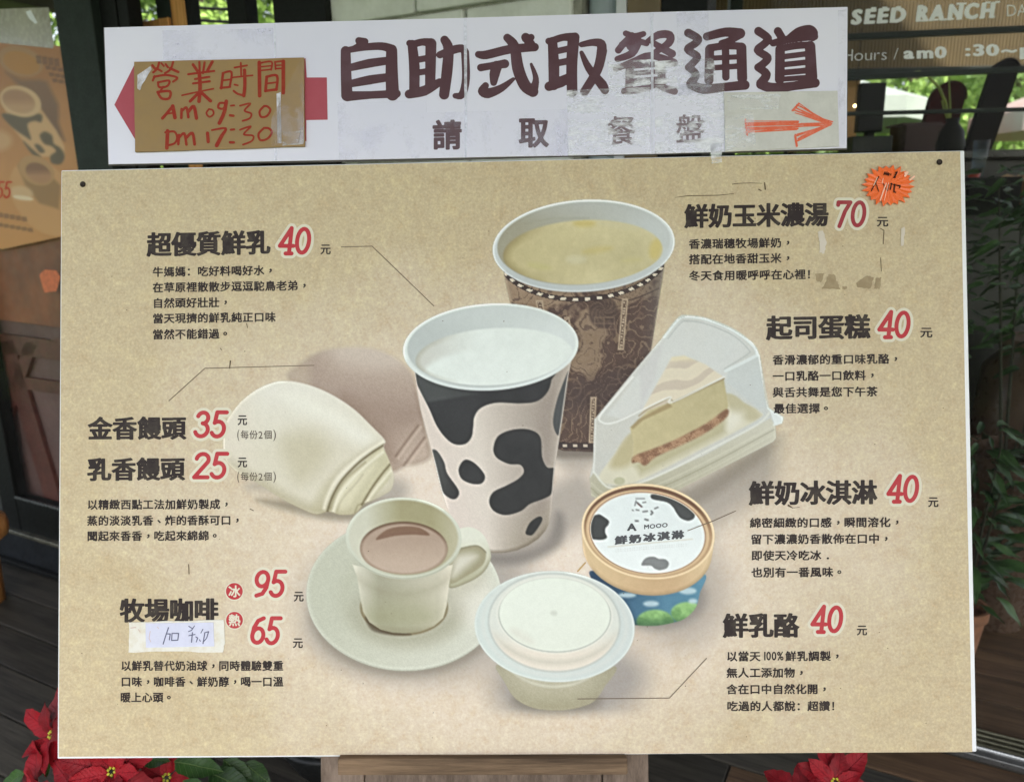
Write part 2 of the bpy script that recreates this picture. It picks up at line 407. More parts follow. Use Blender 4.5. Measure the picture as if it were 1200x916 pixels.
# ---- painter
class Paint:
    def __init__(s, x0, y0, x1, y1, st=1.0):
        s.x0, s.y0, s.st = x0, y0, st
        s.X, s.Y = np.meshgrid(np.arange(x0, x1 + st / 2, st), np.arange(y0, y1 + st / 2, st))
        s.rgb = np.zeros(s.X.shape + (3,)); s.a = np.zeros(s.X.shape); s.id = np.zeros(s.X.shape, int); s.cur = 0
        s.n1 = s.fract(3, 40); s.n2 = s.fract(11, 9); s.n3 = rng.rand(*s.X.shape) - 0.5
    def fract(s, seed, per):
        r = np.random.RandomState(seed); out = np.zeros(s.X.shape); amp = 1.0; tot = 0
        for _ in range(4):
            gy = int(s.X.shape[0] * s.st / per) + 3; gx = int(s.X.shape[1] * s.st / per) + 3; g = r.rand(gy, gx)
            fx = (s.X - s.x0) / per; fy = (s.Y - s.y0) / per; ix = fx.astype(int); iy = fy.astype(int); fx = fx - ix; fy = fy - iy
            fx = fx * fx * (3 - 2 * fx); fy = fy * fy * (3 - 2 * fy)
            out += amp * ((g[iy, ix] * (1 - fx) + g[iy, ix + 1] * fx) * (1 - fy) + (g[iy + 1, ix] * (1 - fx) + g[iy + 1, ix + 1] * fx) * fy - 0.5)
            tot += amp; amp *= 0.5; per = max(2.0, per / 2)
        return out / tot * 2
    def put(s, m, col, own=True):
        col = np.asarray(col, float)
        if col.ndim == 1: col = np.broadcast_to(col, s.rgb.shape)
        m = np.clip(m, 0, 1); ao = m + s.a * (1 - m)
        s.rgb = np.where(ao[..., None] > 1e-5, (col * m[..., None] + s.rgb * (s.a * (1 - m))[..., None]) / np.maximum(ao, 1e-5)[..., None], s.rgb)
        s.a = ao
        if own: s.id = np.where(m > 0.5, s.cur, s.id)
    def box(s, pts, pad):
        p = np.asarray(pts); return (s.X > p[:, 0].min() - pad) & (s.X < p[:, 0].max() + pad) & (s.Y > p[:, 1].min() - pad) & (s.Y < p[:, 1].max() + pad)
    def poly(s, pts, smooth=True, pad=30.0):
        p = catmull(pts) if smooth else np.asarray(pts, float); d = np.full(s.X.shape, 99.0); q = s.box(p, pad)
        d[q] = poly_sdf(s.X[q], s.Y[q], [p]); return d
    def ell(s, cx, cy, rx, ry, rot=0.0):
        c, n = math.cos(math.radians(rot)), math.sin(math.radians(rot)); x = (s.X - cx) * c + (s.Y - cy) * n; y = -(s.X - cx) * n + (s.Y - cy) * c
        k = np.hypot(x / rx, y / ry) + 1e-9; g = np.hypot(x / rx ** 2, y / ry ** 2) / k + 1e-9
        return (k - 1) / g
    def stroke(s, pts, r, smooth=True):
        p = catmull(pts, False, 6) if smooth and len(pts) > 2 else np.asarray(pts, float); d = np.full(s.X.shape, 99.0); q = s.box(p, np.max(r) + 12)
        d[q] = stroke_sdf(s.X[q], s.Y[q], [(p, r)]); return d
    @staticmethod
    def fill(d, soft=0.6): return np.clip(0.5 - d / (2 * soft), 0, 1)
    @staticmethod
    def soft(d, r): t = np.clip(0.5 - d / (2 * r), 0, 1); return t * t * (3 - 2 * t)
    def lerp(s, c0, c1, t): t = np.clip(t, 0, 1)[..., None]; return np.asarray(c0, float) * (1 - t) + np.asarray(c1, float) * t
    def mesh(s, k, name, mat, parent, surf, label=None, w=0.0, lo=0.02):
        """the cells that belong to owner k become one flat mesh whose colours are the print"""
        ny, nx = s.X.shape; cid = s.id[:-1, :-1]
        sel = (cid == k)
        if k == 0:
            am = np.maximum.reduce([s.a[:-1, :-1], s.a[1:, :-1], s.a[:-1, 1:], s.a[1:, 1:]])
        ii, jj = np.nonzero(sel)
        a = ii * nx + jj; F = np.stack([a, a + nx, a + nx + 1, a + 1], 1)
        u, inv = np.unique(F, return_inverse=True); F = inv.reshape(-1, 4)
        X, Y = s.X.ravel()[u], s.Y.ravel()[u]
        o = mk(name, surf(X, Y, w), F, mat, parent, label=label)
        at = o.data.color_attributes.new('print', 'FLOAT_COLOR', 'POINT')
        C = np.c_[srgb(np.clip(s.rgb.reshape(-1, 3)[u], 0, 255)), np.clip(s.a.ravel()[u], 0, 1)].astype(np.float32)
        at.data.foreach_set('color', C.ravel())
        return o
# ------------------------------------------------------------------ the printed food pictures
def Z(pts, ox, oy, k): return [(ox + x / k, oy + y / k) for x, y in pts]
def paint_menu():
    p = Paint(252, 222, 930, 846, 1.0); X, Y = p.X, p.Y; f, so = p.fill, p.soft
    names = {}
    grain = (p.n3 * 5)[..., None]
    # cast shadows of the pictures, part of the print
    sh = (148, 141, 136)
    fade = np.clip((X - 254) / 25, 0, 1) * np.clip((928 - X) / 30, 0, 1) * np.clip((844 - Y) / 14, 0, 1)
    def shadow(d, r, a, c=sh): p.put(so(d, r) * min(1, a * 1.3) * fade, np.array(c, float) + grain * 2, own=False)
    shadow(p.ell(500, 712, 150, 88, 4), 30, 0.42, (150, 145, 142)); shadow(p.ell(470, 735, 112, 62), 18, 0.45)
    shadow(p.ell(668, 800, 92, 52, -6), 26, 0.62, (142, 138, 138)); shadow(p.ell(790, 690, 62, 70, -20), 30, 0.5)
    shadow(p.poly([(700, 590), (780, 585), (900, 520), (955, 520), (900, 575), (800, 640), (720, 660)]), 22, 0.55)
    shadow(p.poly([(560, 640), (660, 560), (690, 560), (700, 600), (650, 640), (600, 662)]), 16, 0.55)
    shadow(p.poly([(650, 500), (730, 500), (700, 545), (655, 545)]), 10, 0.5)
    shadow(p.poly([(290, 570), (330, 580), (400, 605), (470, 590), (465, 560), (340, 560)]), 13, 0.55)
    shadow(p.ell(560, 700, 60, 50), 25, 0.4); shadow(p.poly([(556, 648), (600, 648), (640, 632), (652, 600), (662, 610), (655, 640), (615, 660), (575, 660)]), 7, 0.6, (122, 116, 112)); shadow(p.ell(652, 820, 52, 16), 9, 0.6, (122, 116, 104)); shadow(p.ell(475, 712, 113, 80), 8, 0.5, (128, 120, 106)); shadow(p.ell(768, 700, 60, 38), 9, 0.55, (124, 119, 116)); shadow(p.poly([(655, 522), (700, 526), (700, 536), (650, 536)]), 5, 0.6, (110, 100, 90)); shadow(p.poly([(300, 585), (380, 608), (460, 606), (470, 585), (400, 590)]), 6, 0.6, (126, 116, 98)); shadow(p.poly([(700, 585), (800, 572), (905, 512), (915, 522), (820, 590), (760, 600)]), 9, 0.5, (124, 116, 104))
    # ---- rear bun
    p.cur = 1; names[1] = ('bun_print', 'greyish brown bun half hidden behind the cream one')
    d = p.poly(Z([(365, 190), (420, 110), (500, 55), (620, 28), (760, 30), (880, 75), (970, 160), (1010, 300), (1045, 460), (1062, 560), (1000, 598), (940, 607), (885, 635), (800, 640), (600, 420)], 250, 400, 4.165))
    t = np.clip((Y - 405) / 150, 0, 1); c = p.lerp((190, 175, 160), (162, 142, 126), np.clip(t * 2.2 - 0.1 * (X - 400) / 60, 0, 1))
    c = p.lerp(c, (192, 174, 156), np.clip((Y - 470) / 70 + (X - 440) / 160 - 0.5, 0, 1)); c = p.lerp(c, (150, 128, 110), so(p.poly(Z([(640, 260), (800, 400), (900, 560), (860, 600), (700, 400)], 250, 400, 4.165)), 14) * 0.7)
    edge = np.clip((X - 345) / 45, 0.25, 1) * np.clip((Y - 396) / 26, 0.3, 1)
    c = p.lerp(c, (196, 184, 170), so(p.ell(430, 418, 44, 14, 8), 12) * 0.6); c = p.lerp(c, (142, 122, 104), np.clip(d / 7 + 1, 0, 1) * np.clip((Y - 430) / 60, 0, 1) * 0.5); c = p.lerp(c, (168, 150, 134), np.clip((400 - X) / 40, 0, 1)); p.put(f(d, 3.0) * np.clip(edge + 0.45, 0, 1), c + grain)
    for s_ in ([(890, 560), (940, 490), (1000, 410)], [(930, 605), (985, 530), (1030, 470)]):
        p.put(so(p.stroke(Z(s_, 250, 400, 4.165), 1.0), 2.2) * 0.7 * (p.id == 1), (128, 106, 88), own=False); p.put(so(p.stroke([(a + 3, b + 2) for a, b in Z(s_, 250, 400, 4.165)], 1.2), 2.5) * 0.5 * (p.id == 1), (204, 186, 168), own=False)
    # ---- soup cup
    p.cur = 2; names[2] = ('soup_cup_print', 'brown patterned paper cup of corn soup')
    body = p.poly([(589, 306), (592, 330), (598, 356), (610, 420), (625, 500), (640, 521), (660, 528), (695, 529.5), (730, 525), (748, 505), (757, 450), (764, 405), (771, 360), (776, 330), (780, 300), (700, 330)], False)
    u = (X - 590) / 185
    m = p.n1 * 1.3 + p.n2 * 0.25
    base = p.lerp((160, 136, 108), (136, 116, 92), np.clip(u * 0.9 + 0.15, 0, 1))
    dark = np.clip((m + (Y - 380) / 190 + 0.10) * 6, 0, 1); c = p.lerp(base, (98, 78, 68), dark * 0.9)
    ln = np.abs(np.sin(p.n1 * 13 + Y * 0.10 + X * 0.05)) < 0.22; c = p.lerp(c, (150, 128, 98), (ln * (dark > 0.4)) * 0.6); c = p.lerp(c, (92, 74, 68), (ln * (dark < 0.2)) * 0.5)
    lm = np.abs(np.sin(p.n1 * 9 - Y * 0.11 + X * 0.12 + p.n2)) < 0.2; c = p.lerp(c, (128, 106, 84), lm * (dark > 0.5) * 0.5)
    c = p.lerp(c, (86, 70, 64), f(p.stroke([(600, 355), (640, 372), (668, 358), (700, 345), (735, 352), (772, 338)], 0.8)) * 0.8)
    c = p.lerp(c, (90, 74, 66), f(p.ell(707, 366, 17, 19), 1.5) * 0.75)
    rr = np.hypot(X - 707, (Y - 362)); an = np.arctan2(Y - 362, X - 707)
    c = p.lerp(c, (122, 102, 80), f(p.ell(707, 362, 17, 16)) * (np.sin(an * 9 + rr) > 0.3) * 0.5)
    for a_ in ([(697, 372), (720, 372), (720, 386), (697, 386), (697, 372)], [(697, 379), (720, 379)], [(708, 372), (708, 402)]):
        c = p.lerp(c, (146, 124, 98), f(p.stroke(a_, 0.5, False), 0.9) * 0.6)
    for (cx_, cy_, r_) in ((684, 407, 17), (684, 407, 9), (737, 440, 13), (670, 455, 11)):
        c = p.lerp(c, (142, 120, 92), f(np.abs(p.ell(cx_, cy_, r_, r_)) - 1.0, 0.8) * 0.6)
    c = p.lerp(c, (70, 58, 58), f(p.poly([(655, 458), (760, 420), (757, 460), (745, 480), (655, 476)]), 8) * 0.35)
    k = (X - 590) / 185; c = p.lerp(c, (118, 116, 112), np.clip((k - 0.86) * 5, 0, 1) * 0.75); c = p.lerp(c, (150, 138, 118), np.clip((0.06 - k) * 12, 0, 1) * 0.6)
    c = p.lerp(c, (62, 52, 52), np.clip((Y - 515) / 16, 0, 1) * 0.3)
    p.put(f(body), c + grain)
    bd = p.ell(684, 291, 98, 56, -3.5); band = (bd > 0.5) & (bd < 6.3) & (Y > 300); p.put(band * f(body) * 0.9, (78, 62, 58))
    an = np.degrees(np.arctan2((Y - 291) / 56, (X - 684) / 98)); sq = band & (bd > 2.0) & (bd < 5.2) & ((an % 7.8) < 3.4); p.put(sq * f(body) * 0.95, (198, 188, 166))
    b2 = np.abs(Y - (522.5 + (X - 690) ** 2 * -0.0012)) < 3.6; p.put((b2 & (body < 0) & (Y > 510)) * 0.85, (76, 62, 58))
    p.put((b2 & (body < -1) & (np.abs(Y - 522) < 1.9) & ((X % 12) < 5)) * 0.9, (185, 172, 150))
    for (x0, y0, x1, y1, sl) in ((729, 350, 736, 410, -5), (692, 465, 699, 519, -2), (628, 352, 636, 366, 2), (661, 371.5, 667, 382, 2)):
        q = [(x0 - sl * 0 + (0 if True else 0), y0), (x1, y0), (x1 + sl, y1), (x0 + sl, y1)]
        dd = p.poly(q, False); p.put(f(dd, 0.8), (182, 162, 132)); p.put(f(dd + 1.4, 0.5), (120, 100, 82))
        gl_ = (np.sin(Y * 1.9) > -0.2) & (np.sin(Y * 0.55 + X) > -0.75); p.put(f(dd + 2.0, 0.5) * gl_ * 0.8, (190, 172, 145))
    # rim, wall, soup
    ro = p.ell(684, 288, 107, 54, -3.5); c = p.lerp((196, 204, 204), (168, 178, 180), np.clip((Y - 290) / 60 + 0.2 * np.sin(X / 40), 0, 1)); p.put(f(ro), c)
    ri = p.ell(684, 285.5, 101.5, 48.5, -3.5); c = p.lerp((160, 158, 136), (186, 194, 192), np.clip((X - 610) / 150, 0, 1)); c = p.lerp(c, (176, 182, 178), np.clip((262 - Y) / 26, 0, 1) * 0.7); p.put(f(ri, 1.0), c)
    p.put(f(np.abs(ro + 1.0) - 0.6, 0.8) * 0.5, (212, 220, 222))
    so_ = p.ell(683, 296, 93.5, 38, -3); c = p.lerp((190, 180, 130), (194, 186, 140), np.clip((X - 600) / 150, 0, 1)); c = c + (p.n1 * 12)[..., None] + (p.n2 * 5)[..., None]
    c = p.lerp(c, (148, 134, 84), np.clip(so_ / 12 + 1.0, 0, 1) * np.clip((650 - X) / 60, 0, 1) * 0.8); p.put(f(so_, 1.4) * f(ri + 1), c)
    for (x_, y_, rx_, ry_, a_, cc) in ((685, 262, 13, 4, 0, (196, 178, 96)), (700, 293, 18, 4, -8, (192, 178, 110)), (768, 292, 7, 12, 12, (202, 184, 98)), (675, 304, 12, 5, 0, (196, 192, 158)), (632, 312, 14, 4, 10, (188, 182, 120)), (726, 265, 26, 3, 8, (196, 190, 150)), (740, 305, 12, 3, -5, (190, 182, 124))):
        p.put(so(p.ell(x_, y_, rx_, ry_, a_), 4) * 0.7 * (so_ < 0), cc, own=False)
    p.put(f(p.stroke([(616, 262), (650, 256), (690, 256)], 0.6), 2) * 0.3, (150, 150, 130), own=False)
    # ---- milk cup
    p.cur = 3; names[3] = ('milk_cup_print', 'white paper cup with black cow patches')
    body = p.poly([(484, 425), (488, 452), (493, 480), (505.5, 527), (517, 574), (528, 606), (533, 618), (541, 630), (551, 639), (564, 645), (578, 647.8), (592, 647.5), (606, 644.5), (619, 639), (631, 631), (639, 622), (644, 612), (646, 600), (650, 549), (658, 497), (666, 440), (671, 415), (580, 440)], False)
    q = (X - (484 + (Y - 430) * 0.26)) / np.maximum(1, (668 - (Y - 430) * 0.11) - (484 + (Y - 430) * 0.26))
    c = p.lerp((206, 195, 184), (204, 196, 184), q * 3); c = p.lerp(c, (158, 148, 136), np.clip((q - 0.35) / 0.5, 0, 1)); c = p.lerp(c, (182, 172, 158), np.clip((q - 0.9) * 10, 0, 1))
    c = p.lerp(c, (150, 142, 120), np.clip((Y - 585) / 60, 0, 1) * np.clip((q - 0.3) * 1.6, 0, 1)); c = p.lerp(c, (122, 112, 92), np.clip(body / 5 + 1, 0, 1) * np.clip((Y - 605) / 25, 0, 1) * 0.8)
    p.put(f(body), c + grain * 0.6)
    inb = f(body + 1.0)
    z2 = lambda l: Z(l, 480, 480, 5.09); z1 = lambda l: Z(l, 460, 340, 5.087)
    S = [[(484, 430), (486.5, 445), (494, 461), (503.6, 480), (511.5, 498), (521, 511.5), (532, 520), (545, 520), (552.5, 512), (554.5, 500), (556, 488), (564, 477.6), (582, 471.7), (609.5, 472.5), (629, 470), (641, 460), (646, 446), (645.8, 430), (560, 430)],
         z2([(500, 230), (530, 155), (620, 118), (720, 120), (780, 165), (790, 280), (820, 342), (865, 352), (864, 430), (845, 500), (800, 530), (720, 560), (660, 605), (570, 627), (500, 600), (475, 545), (500, 490), (580, 450), (650, 410), (682, 368), (660, 328), (590, 322), (520, 285)]),
         z2([(293, 350), (330, 298), (390, 320), (448, 390), (430, 438), (370, 440), (310, 410)]),
         z2([(128, 255), (160, 242), (205, 310), (225, 380), (292, 480), (280, 527), (240, 527), (190, 480), (150, 380)]),
         z1([(1050, 480), (1030, 520), (985, 640), (958, 760), (965, 830), (990, 864), (1005, 800), (1060, 520)]),
         z2([(775, 635), (790, 662), (740, 738), (710, 747), (692, 730), (720, 670)]), z2([(192, 540), (205, 560), (232, 600), (214, 592)])]
    for k, s_ in enumerate(S):
        d = p.poly(s_); c = p.lerp((64, 68, 68), (58, 62, 62), np.clip((X - 500) / 80, 0, 1))
        if k == 0: c = p.lerp(c, (84, 90, 88), np.clip((475 - Y - (X - 490) * 0.16) / 4, 0, 1) * np.clip((580 - X) / 60, 0.25, 1))
        if k == 3: c = p.lerp((92, 98, 94), (64, 66, 66), (X - 505) / 30)
        if k == 4: c = np.full(p.rgb.shape, 1.0) * (88, 94, 94)
        p.put(f(d, 0.8) * inb, c)
    p.put(f(np.abs(body + 0.8) - 0.3, 0.9) * np.clip((X - 640) / 8, 0, 1) * 0.6, (205, 202, 194), own=False)
    ro = p.ell(575, 406.5, 103, 51, -3.2); c = p.lerp((204, 214, 210), (176, 186, 184), np.clip((Y - 418) / 40, 0, 1)); p.put(f(ro), c)
    p.put(f(np.abs(ro + 2.2) - 1.2, 1.2) * np.clip((Y - 400) / 30, 0, 1) * 0.8, (206, 217, 216))
    ri = p.ell(576, 405, 98.8, 46.8, -3.2); c = p.lerp((176, 186, 184), (200, 210, 208), np.clip((X - 500) / 150, 0, 1)); c = p.lerp(c, (188, 198, 196), np.clip((390 - Y) / 30, 0, 1) * 0.8); p.put(f(ri, 1.1), c)
    mk_ = p.ell(579, 418, 92, 33.5, -3.5); c = p.lerp((192, 196, 188), (207, 217, 212), np.clip((X - 500) / 60, 0, 1)); lo = p.ell(575, 432, 78, 24, -4)
    c = p.lerp(c, (208, 218, 213), so(lo, 5)); c = p.lerp(c, (172, 174, 158), np.clip(mk_ / 7 + 1, 0, 1) * np.clip((540 - X) / 50, 0, 1)); c = c + (p.n2 * 3)[..., None]
    p.put(f(mk_, 1.3) * f(ri + 0.5), c)
    # ---- cake in its box
    p.cur = 4; names[4] = ('cake_box_print', 'slice of cheesecake in a clear wedge box'); z = lambda l: Z(l, 680, 360, 3.816)
    sil = p.poly(z([(42, 760), (58, 690), (64, 500), (90, 468), (240, 285), (380, 120), (435, 52), (480, 38), (560, 48), (680, 98), (770, 155), (802, 212), (826, 400), (842, 452), (908, 492), (902, 520), (872, 530), (876, 585), (860, 602), (700, 684), (440, 815), (300, 850), (120, 858), (50, 845)]), False)
    c = p.lerp((186, 190, 184), (192, 200, 198), np.clip((560 - Y) / 150, 0, 1)); c = p.lerp(c, (196, 190, 172), p.n1 * 0.3 + 0.15); p.put(f(sil), c + grain * 0.6)
    top = p.poly(z([(120, 480), (250, 310), (385, 135), (445, 65), (560, 62), (690, 110), (765, 185), (640, 280), (700, 300), (500, 370), (300, 440), (180, 500)]), False); p.put(f(top, 2) * 0.55, (202, 207, 205))
    p.put(f(p.poly(z([(255, 290), (375, 140), (330, 330), (270, 450), (270, 330)]), False), 3) * 0.35, (186, 184, 186))
    rs = p.poly(z([(660, 285), (785, 215), (800, 215), (838, 455), (790, 450), (650, 330)]), False); p.put(f(rs, 1.5) * 0.6, (186, 196, 196))
    ty = p.poly(z([(42, 765), (60, 740), (130, 800), (300, 775), (560, 660), (850, 495), (872, 530), (876, 585), (860, 602), (700, 684), (440, 815), (250, 858), (120, 858), (50, 845)]), False)
    p.put(f(ty), p.lerp((192, 192, 174), (172, 170, 144), (Y - 500) / 80) + grain * 0.4)
    for o_ in (26, 48, 74):
        p.put(f(p.stroke(z([(50, 760 + o_), (130, 812 + o_), (300, 785 + o_ * 0.9), (560, 668 + o_ * 0.9), (866, 508 + o_ * 0.8)]), 0.5), 1.1) * 0.5, (200, 202, 184) if o_ != 48 else (138, 136, 108))
    fl = p.poly(z([(88, 745), (150, 660), (225, 560), (400, 470), (640, 385), (740, 430), (800, 465), (795, 500), (560, 625), (250, 780), (130, 790), (95, 775)])); c = p.lerp((204, 202, 178), (196, 194, 170), p.n1 + 0.5)
    c = p.lerp(c, (178, 168, 122), so(p.poly(z([(220, 560), (140, 680), (150, 720), (235, 690), (250, 560)])), 6) * 0.8); c = p.lerp(c, (176, 170, 130), so(p.poly(z([(650, 340), (800, 470), (760, 510), (660, 440)])), 5) * 0.7)
    c = p.lerp(c, (212, 212, 198), so(p.poly(z([(650, 480), (730, 470), (700, 540), (640, 560)])), 8) * 0.7); p.put(f(fl, 1.5), c)
    refl = p.poly(z([(240, 700), (652, 480), (650, 560), (270, 750)]), False); p.put(f(refl, 4) * 0.6, (164, 158, 112))
    ct = p.poly(z([(262, 490), (300, 420), (355, 320), (410, 222), (465, 216), (560, 255), (642, 312), (430, 412), (300, 465)]), False)
    u_ = (X - 680) * 3.816; v_ = (Y - 360) * 3.816; sw = np.sin((u_ * 0.45 + v_ * 1.15) / 15 + p.n1 * 1.6 + np.sin(u_ / 45) * 1.2); c = p.lerp((208, 200, 176), (184, 170, 154), np.clip((sw - 0.1) * 2, 0, 1) * 0.55 * np.clip((u_ + v_ * 1.2 - 640) / 100, 0.2, 1)); c = p.lerp(c, (210, 202, 164), np.clip((250 - v_) / 20, 0, 1) * 0.6)
    p.put(f(ct, 1.2), c)
    cf = p.poly(z([(222, 540), (252, 512), (300, 462), (410, 420), (642, 320), (662, 440), (652, 478), (600, 520), (250, 690), (234, 692), (238, 600)]), False); c = p.lerp((190, 180, 134), (182, 173, 128), (X - 740) / 100) + (p.n2 * 5)[..., None]; p.put(f(cf, 1), c)
    p.put(f(p.poly(z([(225, 535), (260, 500), (400, 425), (410, 445), (280, 505), (235, 545)]), False), 1.2) * 0.8, (162, 142, 96)); p.put(f(p.stroke(z([(415, 425), (642, 318)]), 0.9, False), 0.9), (148, 126, 78))
    p.put(f(p.stroke(z([(262, 485), (300, 455), (400, 405), (418, 424)]), 0.6, False), 0.8) * 0.7, (150, 135, 92))
    crs = p.poly(z([(232, 694), (242, 664), (330, 630), (430, 588), (560, 520), (652, 456), (654, 492), (560, 562), (440, 622), (340, 668), (292, 706), (262, 692)])); p.put(f(crs, 1.4), p.lerp((146, 108, 80), (180, 142, 106), p.n3 * 0.6 + p.n2 * 1.4 + 0.45))
    for pts, r_, cc, al in (([(376, 132), (440, 52), (480, 42), (570, 56), (690, 106), (772, 170), (790, 210), (770, 225), (650, 284)], 1.9, (206, 217, 217), 0.8), ([(392, 140), (450, 70), (480, 62), (560, 74), (680, 124), (752, 188), (745, 212), (645, 275)], 0.6, (164, 174, 172), 0.6),
                            ([(235, 312), (150, 410), (92, 480), (86, 505), (120, 520), (180, 505), (270, 462), (398, 402), (412, 424), (642, 312)], 1.1, (212, 216, 212), 0.8), ([(800, 215), (820, 330), (842, 452)], 0.8, (206, 214, 212), 0.6),
                            ([(60, 735), (130, 806), (250, 790), (400, 728), (560, 645), (790, 525), (846, 470)], 1.3, (204, 208, 198), 0.8), ([(66, 500), (62, 620), (60, 735)], 0.8, (206, 212, 208), 0.6), ([(842, 452), (905, 492), (900, 515), (866, 525)], 1.2, (206, 216, 214), 0.8)):
        p.put(f(p.stroke(z(pts), r_, len(pts) > 4), 0.8) * al, cc, own=False)
    p.put(f(p.poly(z([(846, 456), (906, 494), (900, 518), (868, 524)]), False)), (204, 214, 212)); p.put(f(p.ell(*z([(175, 776)])[0], 6.5, 4.5), 1) * 0.7, (168, 170, 132), own=False)
    # ---- front bun
    p.cur = 5; names[5] = ('bun_print', 'cream steamed bun with a folded end'); z = lambda l: Z(l, 250, 400, 4.165)
    d = p.poly(z([(60, 400), (100, 335), (150, 280), (230, 225), (330, 193), (440, 205), (560, 250), (680, 325), (780, 420), (838, 482), (832, 515), (862, 590), (882, 660), (870, 720), (830, 750), (780, 775), (735, 795), (690, 840), (620, 845), (560, 830), (500, 843), (420, 812), (330, 765), (230, 700), (130, 645), (62, 580), (48, 490)]))
    u_ = (X - 250) * 4.165; v_ = (Y - 400) * 4.165; c = p.lerp((210, 209, 196), (201, 197, 176), np.clip((v_ - 240) / 300, 0, 1)); c = p.lerp(c, (214, 214, 200), so(p.poly(z([(330, 250), (480, 270), (700, 400), (780, 470), (700, 500), (560, 400), (400, 330)])), 12))
    c = p.lerp(c, (180, 174, 142), so(p.poly(z([(340, 470), (480, 440), (560, 520), (520, 620), (420, 690), (360, 600)])), 16) * 0.6); c = p.lerp(c, (206, 200, 182), np.clip((250 - u_) / 160, 0, 1) * 0.8)
    c = p.lerp(c, (170, 164, 132), so(p.stroke(z([(70, 590), (230, 690), (420, 800), (540, 830)]), 4), 12) * 0.6); c = p.lerp(c, (176, 170, 134), so(p.poly(z([(480, 820), (540, 700), (640, 600), (800, 500), (700, 560), (600, 660), (556, 832)])), 7) * 0.6); c = p.lerp(c, (190, 186, 152), so(p.poly(z([(570, 830), (620, 700), (720, 600), (826, 520), (870, 640), (800, 740), (690, 840)])), 2)); c = p.lerp(c, (204, 200, 170), so(p.poly(z([(600, 790), (640, 700), (720, 640), (800, 590), (700, 740), (640, 830)])), 5) * 0.8)
    c = p.lerp(c, (168, 160, 124), np.clip(d / 16 + 1, 0, 1) ** 2 * np.clip((v_ - 560) / 200, 0, 1) * 0.6); p.put(f(d, 0.9), c + grain * 0.5)
    for s_, r_ in (([(585, 832), (612, 756), (660, 690), (740, 610), (826, 540)], 1.6), ([(742, 792), (790, 724), (840, 662), (872, 625)], 1.4), ([(540, 812), (562, 745), (606, 668), (690, 585), (760, 530), (828, 488)], 1.6)):
        p.put(so(p.stroke(z(s_), r_), 2.6) * 0.75 * (d < -1), (218, 216, 198), own=False)
    p.put(so(p.stroke(z([(600, 838), (628, 770), (690, 700), (730, 650)]), 0.8), 1.8) * 0.4 * (d < 0), (160, 152, 118), own=False)
    for s_, r_, a_ in (([(556, 832), (580, 760), (625, 680), (700, 600), (770, 545), (832, 505)], 1.2, 1.0), ([(572, 815), (600, 740), (650, 665), (740, 590)], 1.6, 0.3), ([(725, 795), (770, 720), (820, 650), (862, 600)], 1.0, 0.95), ([(690, 838), (705, 800), (735, 790)], 0.5, 0.5)):
        p.put(so(p.stroke(z(s_), r_), 1.8) * a_ * (d < 0), (122, 112, 76), own=False)
    # ---- coffee cup and saucer
    p.cur = 6; names[6] = ('coffee_cup_print', 'cream cup of milk coffee on a saucer'); z = lambda l: Z(l, 350, 570, 4.164)
    sc = p.ell(473.3, 697, 114.5, 89, 2); c = p.lerp((184, 188, 168), (192, 196, 180), (X - 380) / 180); c = p.lerp(c, (172, 174, 150), so(np.abs(p.ell(474, 700, 70, 50, 0)) - 8, 14) * 0.6)
    c = p.lerp(c, (206, 206, 192), so(p.ell(548, 690, 28, 46, -20), 14) * 0.8); c = p.lerp(c, (198, 204, 190), np.clip(sc / 6 + 1, 0, 1) * 0.7); c = p.lerp(c, (170, 176, 156), np.clip((X + Y - 1240) / -120, 0, 1) * 0.35); c = p.lerp(c, (152, 156, 134), np.clip(np.clip(sc / 3 + 1, 0, 1) * np.clip((Y - 740) / 30, 0, 1), 0, 1) * 0.7); p.put(f(sc), c + grain * 0.8)
    wl = p.ell(473.5, 711, 51.5, 33, 0); p.put(so(p.ell(478, 716, 66, 40, 0), 14) * 0.35, (140, 136, 110)); p.put(f(wl, 1.2), (150, 142, 108)); p.put(f(np.abs(wl + 0.8) - 0.7, 1) * np.clip((Y - 700) / 20, 0, 1) * 0.7, (128, 112, 76))
    p.put(so(p.poly([(428, 722), (436, 738), (460, 744), (482, 743), (460, 737), (440, 727)]), 2.2) * 0.6, (84, 70, 52))
    ho = p.poly(z([(735, 235), (790, 203), (850, 200), (905, 240), (937, 320), (932, 370), (895, 425), (825, 468), (735, 492), (735, 400)])); hi = p.poly(z([(770, 315), (800, 298), (870, 288), (912, 318), (905, 370), (870, 405), (810, 440), (740, 472), (742, 380)]))
    p.put(so(p.ell(540, 672, 30, 24), 12) * 0.3 * (sc < 0), (150, 146, 118)); c = p.lerp((204, 208, 192), (172, 172, 142), np.clip((Y - 630) / 45, 0, 1)); c = p.lerp(c, (150, 148, 118), np.clip(ho / 4 + 1, 0, 1) * np.clip((Y - 640) / 25, 0, 1)); p.put(f(ho), c); p.put(f(hi, 1), p.lerp((158, 154, 122), (196, 195, 178), so(p.poly(z([(765, 350), (820, 325), (870, 340), (810, 400), (750, 440)])), 7))); p.put(f(p.stroke(z([(795, 300), (870, 288), (914, 320)]), 0.7), 0.9) * 0.7, (132, 128, 96), own=False)
    bd = p.poly(z([(262, 380), (285, 440), (300, 540), (315, 610), (345, 660), (400, 697), (460, 712), (520, 715), (590, 706), (660, 680), (705, 640), (722, 580), (735, 470), (752, 380), (500, 430)]), False)
